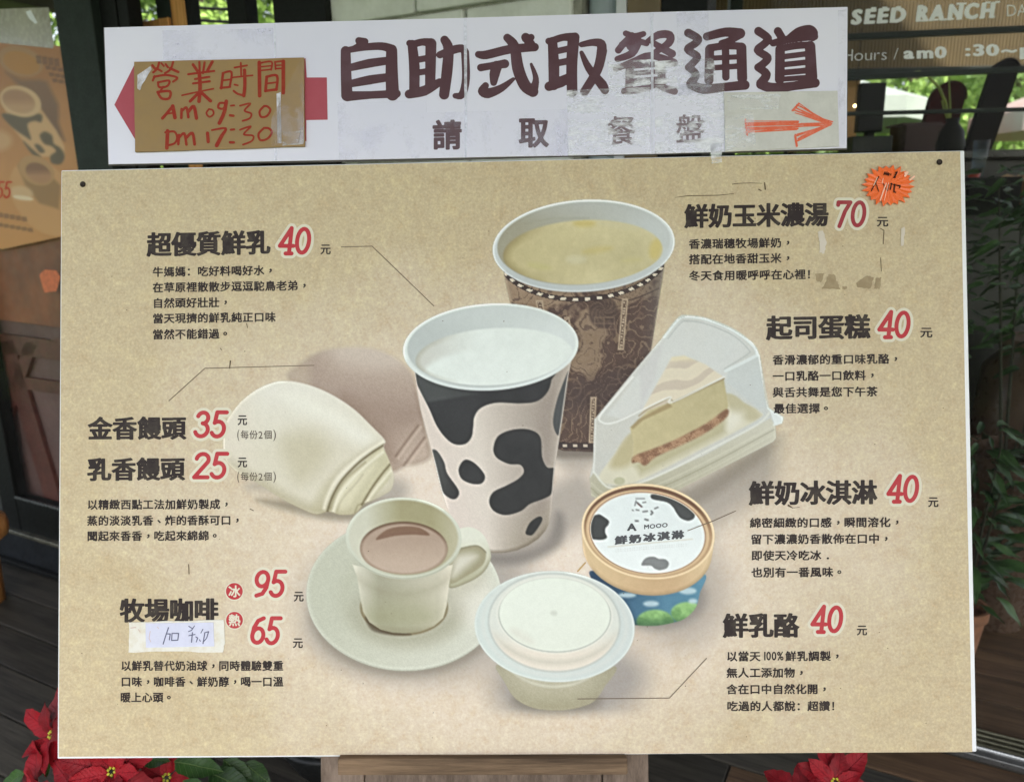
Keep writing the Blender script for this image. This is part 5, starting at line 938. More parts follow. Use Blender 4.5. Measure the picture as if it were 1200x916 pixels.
pn = on_plane(*np.array([(-20, 285), (74, 276), (74, 384), (-20, 372)], float).T, FN * (CB - 0.022), FN); mk('top_board', np.array([*pn, *(pn + FN * 0.02)]), [(3, 2, 1, 0), (4, 5, 6, 7), (0, 1, 5, 4), (2, 3, 7, 6), (1, 2, 6, 5), (0, 4, 7, 3)], simple('orange_brown_board', (142, 84, 52), 0.5, 0.2, 4, 0.1, c2=(90, 54, 40)), lat)
otag = [(46, 322), (52, 316), (66, 317), (71, 325), (66, 341), (52, 343)]
ot = tag(mk('paper_tag', np.vstack([FP(*np.array(otag, float).T, CL + 0.008), FP(*np.array(otag, float).T, CL + 0.0105)]), [(5, 4, 3, 2, 1, 0), (6, 7, 8, 9, 10, 11)] + [(i, (i + 1) % 6, (i + 1) % 6 + 6, i + 6) for i in range(6)], simple('orange_tag', (206, 112, 70), 0.6, 0.15, 60)), 'small orange paper tag stuck on the left door glass beside the menu board', 'tag')
stool = root('wooden_stool', FP(-22, 650, CL - 0.2) * [1, 1, 0], 'tan rounded wooden stool cut off by the left edge', 'stool')
M_TAN = wood('tan_stool_wood', (192, 138, 82), (150, 98, 54), (0, 0, 1), 1, 0.4, 0.2); sp = at_depth(-31, 620, 2.86); r0 = 0.108
MB().lathe([sp[0], sp[1], 0.0], [(r0 * .55, 0.0), (r0 * .6, sp[2] - 0.08), (r0 * 0.62, sp[2] - 0.05)], 24).build('stem', M_TAN, stool, smooth=True)
MB().lathe([sp[0], sp[1], sp[2] - 0.05], [(0.0, 0.0), (r0 * 0.8, 0.0), (r0, 0.02), (r0 * 1.03, 0.05), (r0 * 0.98, 0.085), (r0 * 0.8, 0.10), (0.0, 0.104)], 28).build('seat', M_TAN, stool, smooth=True)

# ------------------------------------------------------------------ framed openings and the white wall above the banner
CW = 0.97
win = root('wooden_window', FP(184, 20, CW) * [1, 1, 0] + UP * 0.9, 'window opening with a light wooden post and sill just above the left half of the banner', 'window')
M_LTW = wood('light_orange_wood', (208, 156, 96), (178, 122, 66), (0, 0, 1), 1, 0.5, 0.2)
vbox(183, 200, 14, CW, 0.9, 2.68, 0.04).build('dark_post', M_GRN, win); vbox(200.3, 217, 14, CW, 0.9, 2.68, 0.05).build('wood_post', M_LTW, win)
zz = FP(180, 27, CW)[2]; sbox('sill', S(150, 15, CW), S(199.5, 15, CW), CW - 0.012, 0.05, zz - 0.02, zz + 0.006, M_LTW, win)
vbox(217.3, 223, 14, CW, 0.9, 2.68, 0.04).build('black_post', M_BLK, win); sbox('lower_panel', S(150, 15, CW), S(382, 15, CW), CW + 0.06, 0.02, 0.0, FP(260, 60, CW)[2], M_BLK, win)
for a, b, nm in ((266, 288, 'slim black post above the left half of the banner'), (320, 381.5, 'wide black post beside the white brick wall')):
    t_ = root('steel_post', FP((a + b) / 2, 14, CW) * [1, 1, 0], nm, 'post'); vbox(a, b, 14, CW, 0.0, 2.7, 0.05).build('shaft', M_BLK, t_)
    vbox(a - 1, b + 1, 14, CW - 0.004, 0.0, 0.06, 0.058).build('foot', M_BLK, t_)
wires = root('wire_fence', at_depth(245, 60, 5.0) * [1, 1, 0], 'thin dark wires strung across the green view behind the banner', 'fence')
for y0_, y1_ in ((7, 12), (21, 27)): MB().tube([at_depth(205, y0_, 5.0), at_depth(245, (y0_ + y1_) / 2 + 1, 5.0), at_depth(290, y1_, 5.0)], 0.012, 5).build('wire', M_BLK, wires)
for px in (200, 292): q_ = at_depth(px, 10, 5.0); MB().tube([q_ * [1, 1, 0], q_ + UP * 0.3], 0.03, 6).build('fence_post', M_BLK, wires)

WC = 1.0
M_WBR = simple('whitewashed_brick', (222, 225, 218), 0.55, 0.10, 14, 0.5, c2=(200, 203, 194)); M_MOR = simple('grey_mortar', (150, 150, 138), 0.9, 0.2, 30, 0.4)
bs0, bs1 = S(382, 15, WC), S(680, 15, WC)
wall = root('brick_wall', FE * (bs0 + bs1) / 2 + FN * WC, 'white painted brick wall behind the banner', 'wall')
sbox('mortar', bs0, bs1, WC + 0.010, 0.14, 0, 2.7, M_MOR, wall)
BL, BH = 0.30, 0.0925; zj = FP(488, 17.5, WC)[2]; sj = S(488, 8, WC)
mbk = MB().box((0, 0, 0), FE * (BL / 2 - 0.004), FN * 0.02, UP * (BH / 2 - 0.004), 0.006); me = bpy.data.meshes.new('brick'); me.from_pydata([tuple(v) for v in mbk.v], [], mbk.f); me.update(); me.materials.append(M_WBR)
row0 = -int((zj - 0.05) / BH)
r_ = random.Random(6)
for r in range(row0, int((2.7 - zj) / BH)):
    zc = zj + (r + 0.5) * BH; sh_ = 0 if r % 2 == 0 else BL / 2
    for k in range(-8, 9):
        sc_ = sj + sh_ + (k + 0.5) * BL
        a, b = max(bs0, sc_ - BL / 2), min(bs1, sc_ + BL / 2)
        if b - a < 0.05: continue
        p = FE * (a + b) / 2 + FN * (WC + 0.014 + r_.uniform(-0.0035, 0.0035)) + UP * zc - wloc(wall)
        if b - a > BL - 0.001: o = bpy.data.objects.new('brick', me); COL.objects.link(o); o.parent = wall; o.location = [float(v) for v in p]
        else: o = MB().box(wloc(wall) + p, FE * ((b - a) / 2 - 0.004), FN * 0.02, UP * (BH / 2 - 0.004), 0.006).build('brick', M_WBR, wall)
c_ = root('round_column', FP(700, 10, WC) * [1, 1, 0], 'pale blue grey round column at the right end of the white brick wall', 'column')
sc0, sc1 = S(681, 12, WC), S(721, 12, WC); cc_ = FE * (sc0 + sc1) / 2 + FN * (WC + 0.06); MB().lathe(cc_, [((sc1 - sc0) / 2, 0.0), ((sc1 - sc0) / 2, 2.7)], 32).build('shaft', simple('pale_blue_grey_paint', (156, 168, 172), 0.5, 0.12, 8), c_, smooth=False)
MB().lathe(cc_, [((sc1 - sc0) / 2 + 0.012, 0.0), ((sc1 - sc0) / 2 + 0.012, 0.07), ((sc1 - sc0) / 2 + 0.002, 0.08)], 32).build('foot', M_BLK, c_)
for a, b, mt, nm in ((721.5, 734, simple('white_trim_paint', (206, 208, 212), 0.5, 0.05), 'narrow white post behind the top of the banner'), (734.5, 774, simple('olive_brown_timber', (108, 92, 66), 0.6, 0.15), 'olive brown post behind the top of the banner'), (774.5, 829, M_BLK, 'black shop front post behind the top of the banner')):
    t_ = root('shop_front_post', FP((a + b) / 2, 12, WC) * [1, 1, 0], nm, 'post'); vbox(a, b, 12, WC, 0, 2.7, 0.08).build('shaft', mt, t_); vbox(a, b, 12, WC - 0.006, 0, 0.05, 0.09).build('foot', mt, t_)

# ------------------------------------------------------------------ right shop window
CR = 1.235
sr0 = S(1090, 870, CR); sf = root('shop_window', FP(1150, 886, CR) * [1, 1, 0], 'large shop window with white lettering, right of the menu board', 'window')
M_AL = simple('grey_aluminium', (112, 112, 110), 0.35, 0.12, 40, 0.05, 0.7); M_ALB = simple('bright_aluminium', (214, 216, 214), 0.25, 0.06, 40, 0.05, 0.5); M_ALD = simple('dull_olive_aluminium', (110, 108, 88), 0.4, 0.15, 40, 0.05, 0.6)
sL, sR = sr0 - 0.5, sr0 + 3.0
sbox('sill', sL, sR, CR, 0.026, 0.0, 0.018, M_AL, sf); sbox('sill_edge', sL, sR, CR + 0.0265, 0.006, 0.0, 0.024, M_ALB, sf)
for k in range(4): sbox('track', sL, sR, CR + 0.046 + k * 0.022, 0.007, 0.0, 0.020, M_ALD, sf)
sbox('track_bed', sL, sR, CR + 0.033, 0.10, 0.0, 0.008, simple('dark_track', (54, 52, 46), 0.5, 0.2), sf)
CG = CR + 0.15
M_GLASS2 = glassy('shop_glass', film=0.006, refl=0.07, tint=(0.92, 0.93, 0.92)); sg0 = S(829, 12, CG)
sbox('glass_pane', sg0, sR, CG, 0.006, 0.0, 2.66, M_GLASS2, sf, 0)
def surfG(x, y, w=0.0): return on_plane(x, y, FN * (CG - 0.001 - w), FN)
M_LET = ink('white_vinyl_lettering', (240, 244, 244), 0.5, 0.2, (150, 160, 158), 60)
def serifs(fl, body, x0, yb, h, x1, slope):
    """heavy slanted slab lettering: grown glyphs with bars at the feet and heads of upright strokes"""
    latin(fl, body, x0, yb, h, x1, slope=slope, dil=0.040, shear=0.14, ax=0.5); return fl
fl = Flat(); serifs(fl, 'SEED', 997.5, 28.5, 17, 1063, -0.05); fl.build('lettering', M_LET, sf, surfG, 0.001)
fl = Flat(); serifs(fl, 'RANCH', 1073, 25.0, 18, 1166.5, -0.05); fl.build('lettering', M_LET, sf, surfG, 0.001)
fl = Flat()
for x, y in ((1074, 25.2), (1080, 25), (1094, 24), (1104, 23.8), (1112, 23.2), (1121, 23), (1148, 21.4), (1160, 21), (1155, 3.8), (1166, 3.4), (1121, 5.5), (1127, 5.2), (1018, 27.8), (1031, 27.2), (1047, 26.6), (1021, 10.4), (1034, 10), (1050, 9.5), (1076, 7.8)):
    fl.poly([(x, y - 1.6), (x + 6, y - 1.9), (x + 5.7, y + 0.2), (x - 0.3, y + 0.5)])
fl.build('letter_serifs', M_LET, sf, surfG, 0.0016)
fl = Flat(); latin(fl, 'DA', 1178.5, 19.5, 14.5, 1204, slope=-0.03, dil=-0.012); fl.build('lettering', M_LET, sf, surfG, 0.001)
fl = Flat(); latin(fl, 'Hours /', 985, 72, 14.5, 1053, slope=-0.03, dil=-0.018, shear=0.05); fl.build('lettering', M_LET, sf, surfG, 0.001)
fl = Flat(); latin(fl, 'am0', 1059.5, 68.8, 13.5, 1112, slope=-0.02, dil=0.032, ax=0.6); fl.build('lettering', M_LET, sf, surfG, 0.001)
fl = Flat(); latin(fl, ':30~p', 1131, 65.5, 13.5, 1212, slope=-0.01, dil=0.03, ax=0.6); fl.build('lettering', M_LET, sf, surfG, 0.001)

# ------------------------------------------------------------------ things seen through the right glass
def dbox(px0, py0, px1, py1, d, th, mb=None, bev=0.004):
    """an upright box facing the deck whose front spans two picture corners at depth d"""
    a, b, c3 = at_depth(px0, py1, d), at_depth(px1, py1, d), at_depth(px0, py0, d)
    hw = abs(b[0] - a[0]) / 2; z0_, z1_ = min(a[2], c3[2]), max(a[2], c3[2]); m = (a + b) / 2
    return (mb or MB()).box([m[0], m[1] + th / 2, (z0_ + z1_) / 2], BX * hw, np.array([0, 1.0, 0]) * th / 2, UP * (z1_ - z0_) / 2, bev)
inner = root('inner_window_frame', at_depth(1100, 200, 2.5) * [1, 1, 0], 'dark horizontal glazing bars behind the lettered glass', 'window frame')
for (x0_, y0_, x1_, y1_, tk) in ((860, 50, 1290, 30, 0.0095), (860, 98, 1290, 77, 0.0085), (860, 137, 1290, 126, 0.006)):
    a, b = at_depth(x0_, y0_, 2.5), at_depth(x1_, y1_, 2.5); d_ = (b - a) / 2; MB().box((a + b) / 2, d_, np.array([0, 0.012, 0]), UP * tk, 0.002).build('glazing_bar', M_GRN, inner)
for px in (858, 1292): a = at_depth(px, 80, 2.52); MB().box([a[0], a[1], 1.4], BX * 0.02, np.array([0, 0.02, 0]), UP * 1.28, 0.002).build('jamb', M_GRN, inner)
bld = root('ribbed_blind', at_depth(1100, 60, 3.3), 'tan ribbed blind hanging behind the lettered shop window', 'blind')
V = []; F = []; n = 640; a, b = at_depth(780, 92, 3.3), at_depth(1420, 92, 3.3)
for i in range(n + 1):
    t = i / n; p = a * (1 - t) + b * t; yy = p[1] + 0.0014 * math.sin(i * math.pi / 2)
    V += [[p[0], yy, a[2] + 0.02], [p[0], yy, 2.7]]
F = [(2 * i, 2 * i + 2, 2 * i + 3, 2 * i + 1) for i in range(n)]
mk('cloth', np.array(V), F, simple('tan_ribbed_cloth', (116, 100, 72), 0.8, 0.2, 1.6, 0.2, spec=0.1, c2=(74, 66, 50)), bld); MB().box([(a[0] + b[0]) / 2, a[1], a[2] + 0.01], BX * (b[0] - a[0]) / 2, np.array([0, 0.014, 0]), UP * 0.012, 0.003).build('bottom_bar', M_GRN, bld)
def arch_board(nm, px0, px1, ytop, ybot, d, mat, lean, label, foot=True):
    """a tall plate with a rounded top that leans a little"""
    b0, b1 = at_depth(px0, ybot, d), at_depth(px1, ybot, d); tp = at_depth((px0 + px1) / 2 + lean, ytop, d); r = (b1[0] - b0[0]) / 2; H_ = tp[2] - b0[2]; sl = ((tp[0] - (b0[0] + b1[0]) / 2) / H_)
    L = [(-r, -0.25), (r, -0.25)] + [(r * math.cos(a), H_ - r + r * math.sin(a)) for a in np.linspace(0, math.pi, 14)]
    cx_ = (b0[0] + b1[0]) / 2; fr = [np.array([cx_ + x + sl * z_, b0[1], b0[2] + z_]) for x, z_ in L]; bk = [p + np.array([0, 0.03, 0]) for p in fr]
    t_ = root(nm, [cx_, b0[1], b0[2] - 0.25], label, 'board'); MB().prism(fr, bk).build('plate', mat, t_)
    rim = [p + np.array([0, -0.004, 0]) for p in fr[2:]]; MB().tube(rim, 0.005, 6).build('rim', mat, t_); return t_
ctr = root('counter', at_depth(1150, 400, 2.9) * [1, 1, 0], 'dark counter in the shop behind the potted plants', 'counter'); zc_ = at_depth(1100, 187, 2.9)
MB().box([zc_[0] + 0.3, zc_[1] + 0.32, zc_[2] / 2], BX * 1.3, np.array([0, 0.3, 0]), UP * zc_[2] / 2, 0.01).build('cabinet', simple('very_dark_stain', (26, 24, 22), 0.5, 0.2), ctr)
MB().box([zc_[0] + 0.3, zc_[1] + 0.3, zc_[2] + 0.0155], BX * 1.33, np.array([0, 0.33, 0]), UP * 0.015, 0.005).build('counter_top', simple('dark_top', (34, 32, 30), 0.35, 0.2), ctr)
arch_board('round_topped_board', 1130, 1160, 74, 182, 2.95, simple('black_brown_plate', (20, 17, 16), 0.8, 0.1, spec=0.1), 22, 'tall black round topped board behind the shop glass, right of the red brown one')
arch_board('round_topped_board', 1074, 1113, 99, 182, 3.0, simple('dark_maroon_plate', (58, 18, 16), 0.8, 0.15, spec=0.1), 12, 'dark maroon round topped board behind the shop glass')
t_ = root('storage_box', at_depth(1083, 182, 2.93), 'dark maroon box on the counter behind the shop glass', 'box'); dbox(1059, 147, 1104, 182, 2.93, 0.14).build('box_body', simple('maroon_box', (56, 24, 22), 0.6, 0.1), t_); dbox(1058, 144, 1105, 147, 2.925, 0.15).build('lid', simple('maroon_lid', (60, 30, 26), 0.6, 0.1), t_)
t_ = root('black_screen', at_depth(1018, 180, 2.94), 'black upright screen behind the glass beside the banner end', 'screen'); dbox(1005, 99, 1034, 155, 2.94, 0.04).build('panel', M_BLK, t_); dbox(998, 160, 1044, 186, 2.93, 0.14).build('base', simple('dark_grey_base', (30, 34, 34), 0.5, 0.1), t_); dbox(1015, 154, 1025, 161, 2.95, 0.03).build('neck', M_BLK, t_)
# warm wall and hanging lamp seen above the banner
t_ = root('timber_wall', at_depth(880, 60, 3.6) * [1, 1, 0], 'warm timber wall inside the shop above the right half of the banner', 'wall'); dbox(800, -60, 1001, 180, 3.6, 0.03).build('board_face', simple('warm_timber', (206, 158, 96), 0.6, 0.15, 6), t_)
for px in (838, 884, 921): dbox(px - 2, -60, px + 2, 180, 3.57, 0.02).build('batten', M_BLK, t_)
for py in (12,): dbox(800, py, 1001, py + 6, 3.56, 0.015).build('cross_batten', M_BLK, t_)
lm = root('hanging_lamp', at_depth(857, -4, 3.3), 'small warm glowing lamp inside the shop above the banner', 'lamp')
me_, t2, b2 = new_mat('lamp_glow'); b2.inputs['Base Color'].default_value = (1, 0.8, 0.5, 1); b2.inputs['Emission Color'].default_value = (1.0, 0.62, 0.28, 1); b2.inputs['Emission Strength'].default_value = 5.0
lp = at_depth(857, -4, 3.3); MB().lathe(lp - UP * 0.03, [(0.0, 0.0), (0.02, 0.005), (0.033, 0.03), (0.02, 0.055), (0.0, 0.06)], 16).build('bulb', me_, lm, smooth=True); MB().lathe(lp, [(0.05, 0.0), (0.03, 0.05), (0.008, 0.06)], 18).build('shade', M_BLK, lm); MB().tube([lp + UP * 0.05, lp + UP * 0.55], 0.003, 5).build('cord', M_BLK, lm)
lp = at_depth(1002, 124.5, 3.2); lm = root('small_lamp', lp, 'tiny warm light glinting just right of the banner end', 'lamp'); MB().lathe(lp - UP * 0.006, [(0.0, 0), (0.006, 0.004), (0.007, 0.009), (0.0, 0.014)], 10).build('bulb', me_, lm); MB().tube([lp + UP * 0.008, lp + UP * 0.3], 0.0015, 5).build('cord', M_BLK, lm)

# leaves
def leaf_mesh(name, L, W, fold=0.25, droop=0.25, mat=None, nseg=5, serr=0.0, seed=1):
    """a pointed leaf along +x with a sunken midrib, wavy edges and a drooping tip; its base at the origin"""
    V = []; F = []; r = random.Random(seed); ph = r.uniform(0, 6); nw = 5
    for i in range(nseg + 1):
        t = i / nseg; w_ = W * (math.sin(math.pi * min(1, t ** 0.8)) ** 0.8) * (1 + serr * (-1) ** i + r.uniform(-serr, serr)) if 0 < t < 1 else (0.06 * W if t == 0 else 0.004 * W)
        z_ = -droop * L * t * t + 0.04 * L * math.sin(t * 6 + ph)
        for k in range(nw):
            q = (k / (nw - 1) - 0.5) * 2; V.append((t * L, q * w_ / 2, z_ + fold * w_ / 2 * abs(q) ** 1.4 + 0.035 * L * abs(q) * math.sin(t * 11 + ph + 1.7 * q)))
    for i in range(nseg):
        for k in range(nw - 1): a = nw * i + k; F.append((a, a + nw, a + nw + 1, a + 1))
    me = bpy.data.meshes.new(name); me.from_pydata(V, [], F); me.update(); me.materials.append(mat); me.shade_smooth(); return me
def leaf_mat(name, c1, c2, vein=None, rough=0.45):
    m, t, b = new_mat(name); oi = N(t, 'ShaderNodeObjectInfo'); co = N(t, 'ShaderNodeTexCoord'); n = noise(t, 3, 5, 0.65, co.outputs['Object'])
    ad = N(t, 'ShaderNodeMath', operation='MULTIPLY_ADD'); t.links.new(oi.outputs['Random'], ad.inputs[0]); ad.inputs[1].default_value = 0.5; t.links.new(n.outputs[0], ad.inputs[2])
    r = ramp(t, ad.outputs[0], [(0.35, srgb(c2)), (1.0, srgb(c1))])
    sx = N(t, 'ShaderNodeSeparateXYZ'); t.links.new(co.outputs['Object'], sx.inputs[0])
    def M(op, a, b_=None, c_=None):
        q = N(t, 'ShaderNodeMath', operation=op)
        for i_, v_ in enumerate((a, b_, c_)):
            if v_ is None: continue
            if isinstance(v_, bpy.types.NodeSocket): t.links.new(v_, q.inputs[i_])
            else: q.inputs[i_].default_value = v_
        return q.outputs[0]
    ay = M('ABSOLUTE', sx.outputs['Y']); lat_ = M('PINGPONG', M('MULTIPLY_ADD', ay, -0.8, sx.outputs['X']), 0.055)
    lv = ramp(t, M('DIVIDE', lat_, 0.055), [(0.0, 1.0), (0.16, 0.0)]); mv = ramp(t, ay, [(0.004, 1.0), (0.014, 0.0)])
    vv_ = M('MAXIMUM', M('MULTIPLY', lv.outputs[0], 0.55), mv.outputs[0])
    c = mix(t, M('MULTIPLY', vv_, 0.55), r.outputs[0], srgb(vein if vein is not None else c2)); t.links.new(c, b.inputs['Base Color']); b.inputs['Roughness'].default_value = rough; b.inputs['Specular IOR Level'].default_value = 0.3
    bp = N(t, 'ShaderNodeBump'); bp.inputs['Strength'].default_value = 0.5; bp.inputs['Distance'].default_value = 0.003; bp.invert = True; t.links.new(M('MULTIPLY_ADD', n.outputs[0], 0.6, vv_), bp.inputs['Height']); t.links.new(bp.outputs[0], b.inputs['Normal'])
    return m
M_RBR = leaf_mat('red_bract', (152, 12, 28), (92, 6, 16), vein=(112, 16, 30), rough=0.6); M_GLF = leaf_mat('deep_green_leaf', (52, 84, 34), (22, 44, 22), vein=(96, 118, 66)); M_DLF = leaf_mat('dark_glossy_leaf', (66, 96, 52), (16, 30, 16), vein=(60, 84, 50), rough=0.35)
LR = [leaf_mesh('bract', 1.0, wd_, fo_, dr, M_RBR, 10, 0.05, sd_) for wd_, fo_, dr, sd_ in ((0.52, 0.3, 0.05, 1), (0.6, 0.2, 0.22, 2), (0.46, 0.4, 0.4, 3), (0.58, 0.1, 0.3, 4), (0.5, 0.25, -0.1, 5))]; LG = [leaf_mesh('leaf', 1.0, 0.5, 0.22, dr, M_GLF, 9, 0.04) for dr in (0.1, 0.35)]; LD = [leaf_mesh('leaf', 1.0, w_, 0.3, dr, M_DLF, 6) for w_, dr in ((0.26, 0.15), (0.2, 0.45), (0.34, 0.7))]
def put_leaf(me, name, parent, base_, direction, normal, size):
    x = Vector(direction).normalized(); nn = Vector(normal); y = nn.cross(x).normalized(); z_ = x.cross(y)
    o = bpy.data.objects.new(name, me); COL.objects.link(o); o.parent = parent; R_ = Matrix((x, y, z_)).transposed().to_4x4()
    for k in range(3): R_[k][3] = float(base_[k] - wloc(parent)[k])
    for c in range(3):
        for k in range(3): R_[k][c] *= size
    o.matrix_local = R_; return o
M_STEM = simple('green_brown_stem', (84, 92, 48), 0.6, 0.2, 40); M_YG = simple('yellow_green_cyathium', (196, 196, 60), 0.5, 0.2, 90); M_TER = simple('terracotta', (138, 86, 62), 0.7, 0.18, 14, 0.3)
def pot(parent, x, y, h, r, mat):
    MB().lathe([x, y, 0.0005], [(r * 0.7, 0.0), (r * 0.98, h * 0.82), (r * 1.08, h * 0.83), (r * 1.10, h), (r * 0.98, h), (r * 0.95, h * 0.86), (0.0, h * 0.85)], 28).build('pot', mat, parent, smooth=False)
def poinsettia(label, x, y, heads, greens, seed, pr=0.085):
    r = random.Random(seed); t_ = root('poinsettia', [x, y, 0], label, 'plant', 'poinsettias around the easel'); pot(t_, x, y, 0.15, pr, M_TER)
    for hp, sz, n_, nrm in heads:
        hp = np.array(hp); MB().tube([np.array([x, y, 0.12]), (np.array([x, y, 0.12]) + hp) / 2 + [0, 0, 0.03], hp - np.array([0, 0, 0.004])], [0.006, 0.005, 0.004], 6).build('stem', M_STEM, t_)
        nv = Vector(nrm).normalized(); u = nv.cross(Vector((0.3, 0.2, 1))).normalized(); v = nv.cross(u)
        for k in range(n_):
            a = 2 * math.pi * k / n_ * (2 if k % 2 else 2) + r.uniform(-0.2, 0.2) + (0.5 if k >= n_ / 2 else 0); up_ = 0.12 if k < n_ / 2 else 0.55
            d = (u * math.cos(a) + v * math.sin(a)) + nv * (up_ + r.uniform(-0.1, 0.1)); s_ = sz * (1.0 if k < n_ / 2 else 0.68) * r.uniform(0.85, 1.12)
            put_leaf(r.choice(LR), 'bract', t_, hp + np.array(d.normalized()) * 0.006, d, nv, s_)
        mb = MB()
        for k in range(6): a = k * 1.1; mb.lathe(hp + np.array(u) * 0.006 * math.cos(a) + np.array(v) * 0.006 * math.sin(a) + np.array(nv) * 0.004, [(0.0, 0), (0.0022, 0.002), (0.0026, 0.004), (0.0, 0.0065)], 7)
        tag(mb.build('cyathium', M_YG, t_), kind='stuff')
    for gp, d, sz in greens: put_leaf(r.choice(LG), 'leaf', t_, np.array(gp), d, (0.1, -0.6, 0.8), sz)
    return t_
def HD(px, py, d): return at_depth(px, py, d)
P1 = HD(40, 900, 1.42); P2 = HD(140, 935, 1.36)
poinsettia('red poinsettia at the far left below the board corner', P1[0] + 0.03, P1[1] + 0.03,
           [(HD(62, 862, 1.46), 0.088, 9, (-0.5, -0.75, 0.5)), (HD(45, 925, 1.42), 0.075, 7, (-0.4, -0.8, 0.5))], [(HD(48, 878, 1.47), (0.3, -0.5, -0.6), 0.05), (HD(30, 905, 1.44), (-0.8, -0.3, -0.3), 0.06)], 3)
poinsettia('red poinsettia with wide open bracts and yellow centre below the left part of the board', P2[0], P2[1] + 0.05,
           [(HD(132, 905, 1.33), 0.082, 12, (0.0, -0.85, 0.6)), (HD(196, 912, 1.42), 0.055, 8, (0.2, -0.7, 0.6)), (HD(92, 925, 1.38), 0.075, 9, (-0.2, -0.8, 0.6))],
           [(HD(205, 893, 1.40), (1, -0.2, 0.05), 0.085), (HD(245, 905, 1.42), (1, -0.3, -0.2), 0.09), (HD(215, 915, 1.36), (0.7, -0.4, -0.3), 0.08), (HD(262, 890, 1.44), (0.8, -0.3, -0.5), 0.075), (HD(230, 925, 1.36), (0.2, -0.6, 0.5), 0.07), (HD(285, 893, 1.45), (0.6, 0, -0.6), 0.07), (HD(100, 888, 1.44), (0.5, -0.3, -0.8), 0.07), (HD(170, 890, 1.43), (0.5, -0.3, 0.3), 0.06)], 5)
P3 = HD(975, 960, 1.42)
poinsettia('red poinsettia below the right part of the board', P3[0], P3[1] + 0.04, [(HD(978, 918, 1.36), 0.075, 12, (0.0, -0.7, 0.75)), (HD(940, 930, 1.38), 0.06, 8, (-0.3, -0.7, 0.7))], [(HD(960, 930, 1.4), (0.4, -0.3, -0.3), 0.07)], 8)

bs = root('metal_basin', [0, 0, 0], 'round metal basin with a black rim on the deck, left of the easel', 'basin'); bc = np.array(HD(392, 846, 1.0)) - CAM; bc = CAM + bc * (0.10 - CAM[2]) / bc[2]; bs.location = (float(bc[0]), float(bc[1]), 0.0)
rb = 70 / F_PX * float(np.dot(bc - CAM, RW[:, 2])); MB().lathe([bc[0], bc[1], 0.002], [(rb * 0.7, 0.0), (rb * 0.97, 0.088), (rb * 1.0, 0.10), (rb * 0.9, 0.104), (rb * 0.86, 0.098)], 48).build('outer_rim', simple('black_rubber_rim', (26, 28, 28), 0.5, 0.1), bs, smooth=True)
MB().lathe([bc[0], bc[1], 0.004], [(0.0, 0.01), (rb * 0.6, 0.012), (rb * 0.82, 0.08), (rb * 0.862, 0.0985)], 48).build('bowl', simple('dull_steel', (150, 150, 140), 0.3, 0.12, 20, 0.05, 0.8), bs, smooth=True)

M_DSTEM = simple('dark_brown_stem', (44, 44, 28), 0.7, 0.2, 40)
# potted plants inside the shop
def shop_plant(label, px, pybase, d, ptop, n_, spread, size, seed, potr=0.08, poth=0.2, pmat=M_TER, tall=0.0):
    r = random.Random(seed); b_ = at_depth(px, pybase, d); x, y = b_[0], b_[1]; t_ = root('potted_plant', [x, y, 0], label, 'plant'); pot(t_, x, y, poth, potr, pmat)
    z0_ = poth; zt = at_depth(px, ptop, d)[2]
    for k in range(4): MB().tube([[x + 0.02 * math.cos(k * 1.6), y + 0.02 * math.sin(k * 1.6), z0_ * 0.8], [x + spread * 0.25 * math.cos(k * 1.6), y + spread * 0.2 * math.sin(k * 1.6), (z0_ + zt) / 2], [x + spread * 0.4 * math.cos(k * 1.6), y + spread * 0.3 * math.sin(k * 1.6), zt - 0.05]], [0.006, 0.004, 0.002], 6).build('stem', M_DSTEM, t_)
    for k in range(n_):
        a = r.uniform(0, 2 * math.pi); h = z0_ + tall + (zt - z0_ - tall) * r.random() ** 0.8; rr = spread * r.uniform(0.1, 0.6); bp_ = np.array([x + rr * math.cos(a), y + rr * 0.7 * math.sin(a), h])
        dr = Vector((math.cos(a), math.sin(a) * 0.8 - 0.25, r.uniform(-0.3, 0.7))); put_leaf(r.choice(LD), 'leaf', t_, bp_, dr, (0.1 * r.uniform(-3, 3), -0.5, 0.8), size * r.uniform(0.6, 1.2))
    return t_
M_DPOT = simple('dark_glazed_pot', (88, 70, 58), 0.3, 0.2, 8, 0.1, coat=0.4)
shop_plant('small terracotta pot with dark narrow leaves inside the shop window', 1126, 700, 2.40, 478, 170, 0.26, 0.095, 3, 0.075, 0.20, simple('tan_terracotta', (150, 104, 76), 0.7, 0.2, 30, 0.3))
shop_plant('dark bushy potted plant behind the shop glass, beside the upper right edge of the board', 1172, 620, 2.62, 200, 295, 0.40, 0.072, 11, 0.15, 0.62, M_DPOT, 0.30)
shop_plant('dark leafy potted plant at the right edge inside the shop', 1238, 640, 2.66, 210, 280, 0.42, 0.075, 12, 0.13, 0.5, simple('brown_pot', (74, 58, 48), 0.4, 0.2, 8), 0.35)
ur = at_depth(1196, 600, 2.95); t_ = root('brown_urn', [ur[0], ur[1], 0], 'big dull brown urn behind the leaves inside the shop', 'urn'); zu = at_depth(1196, 395, 2.95)[2]
MB().lathe([ur[0], ur[1], 0.001], [(0.12, 0.0), (0.17, 0.12), (0.21, zu * 0.6), (0.19, zu * 0.9), (0.14, zu * 0.97), (0.15, zu)], 32, 0.01).build('body', simple('urn_glaze', (98, 76, 62), 0.35, 0.25, 5, 0.15), t_, smooth=True); MB().lathe([ur[0], ur[1], zu], [(0.15, 0.0), (0.17, 0.012), (0.15, 0.025), (0.11, 0.02)], 32).build('rim', simple('urn_rim', (110, 88, 72), 0.4, 0.2, 12), t_, smooth=True)
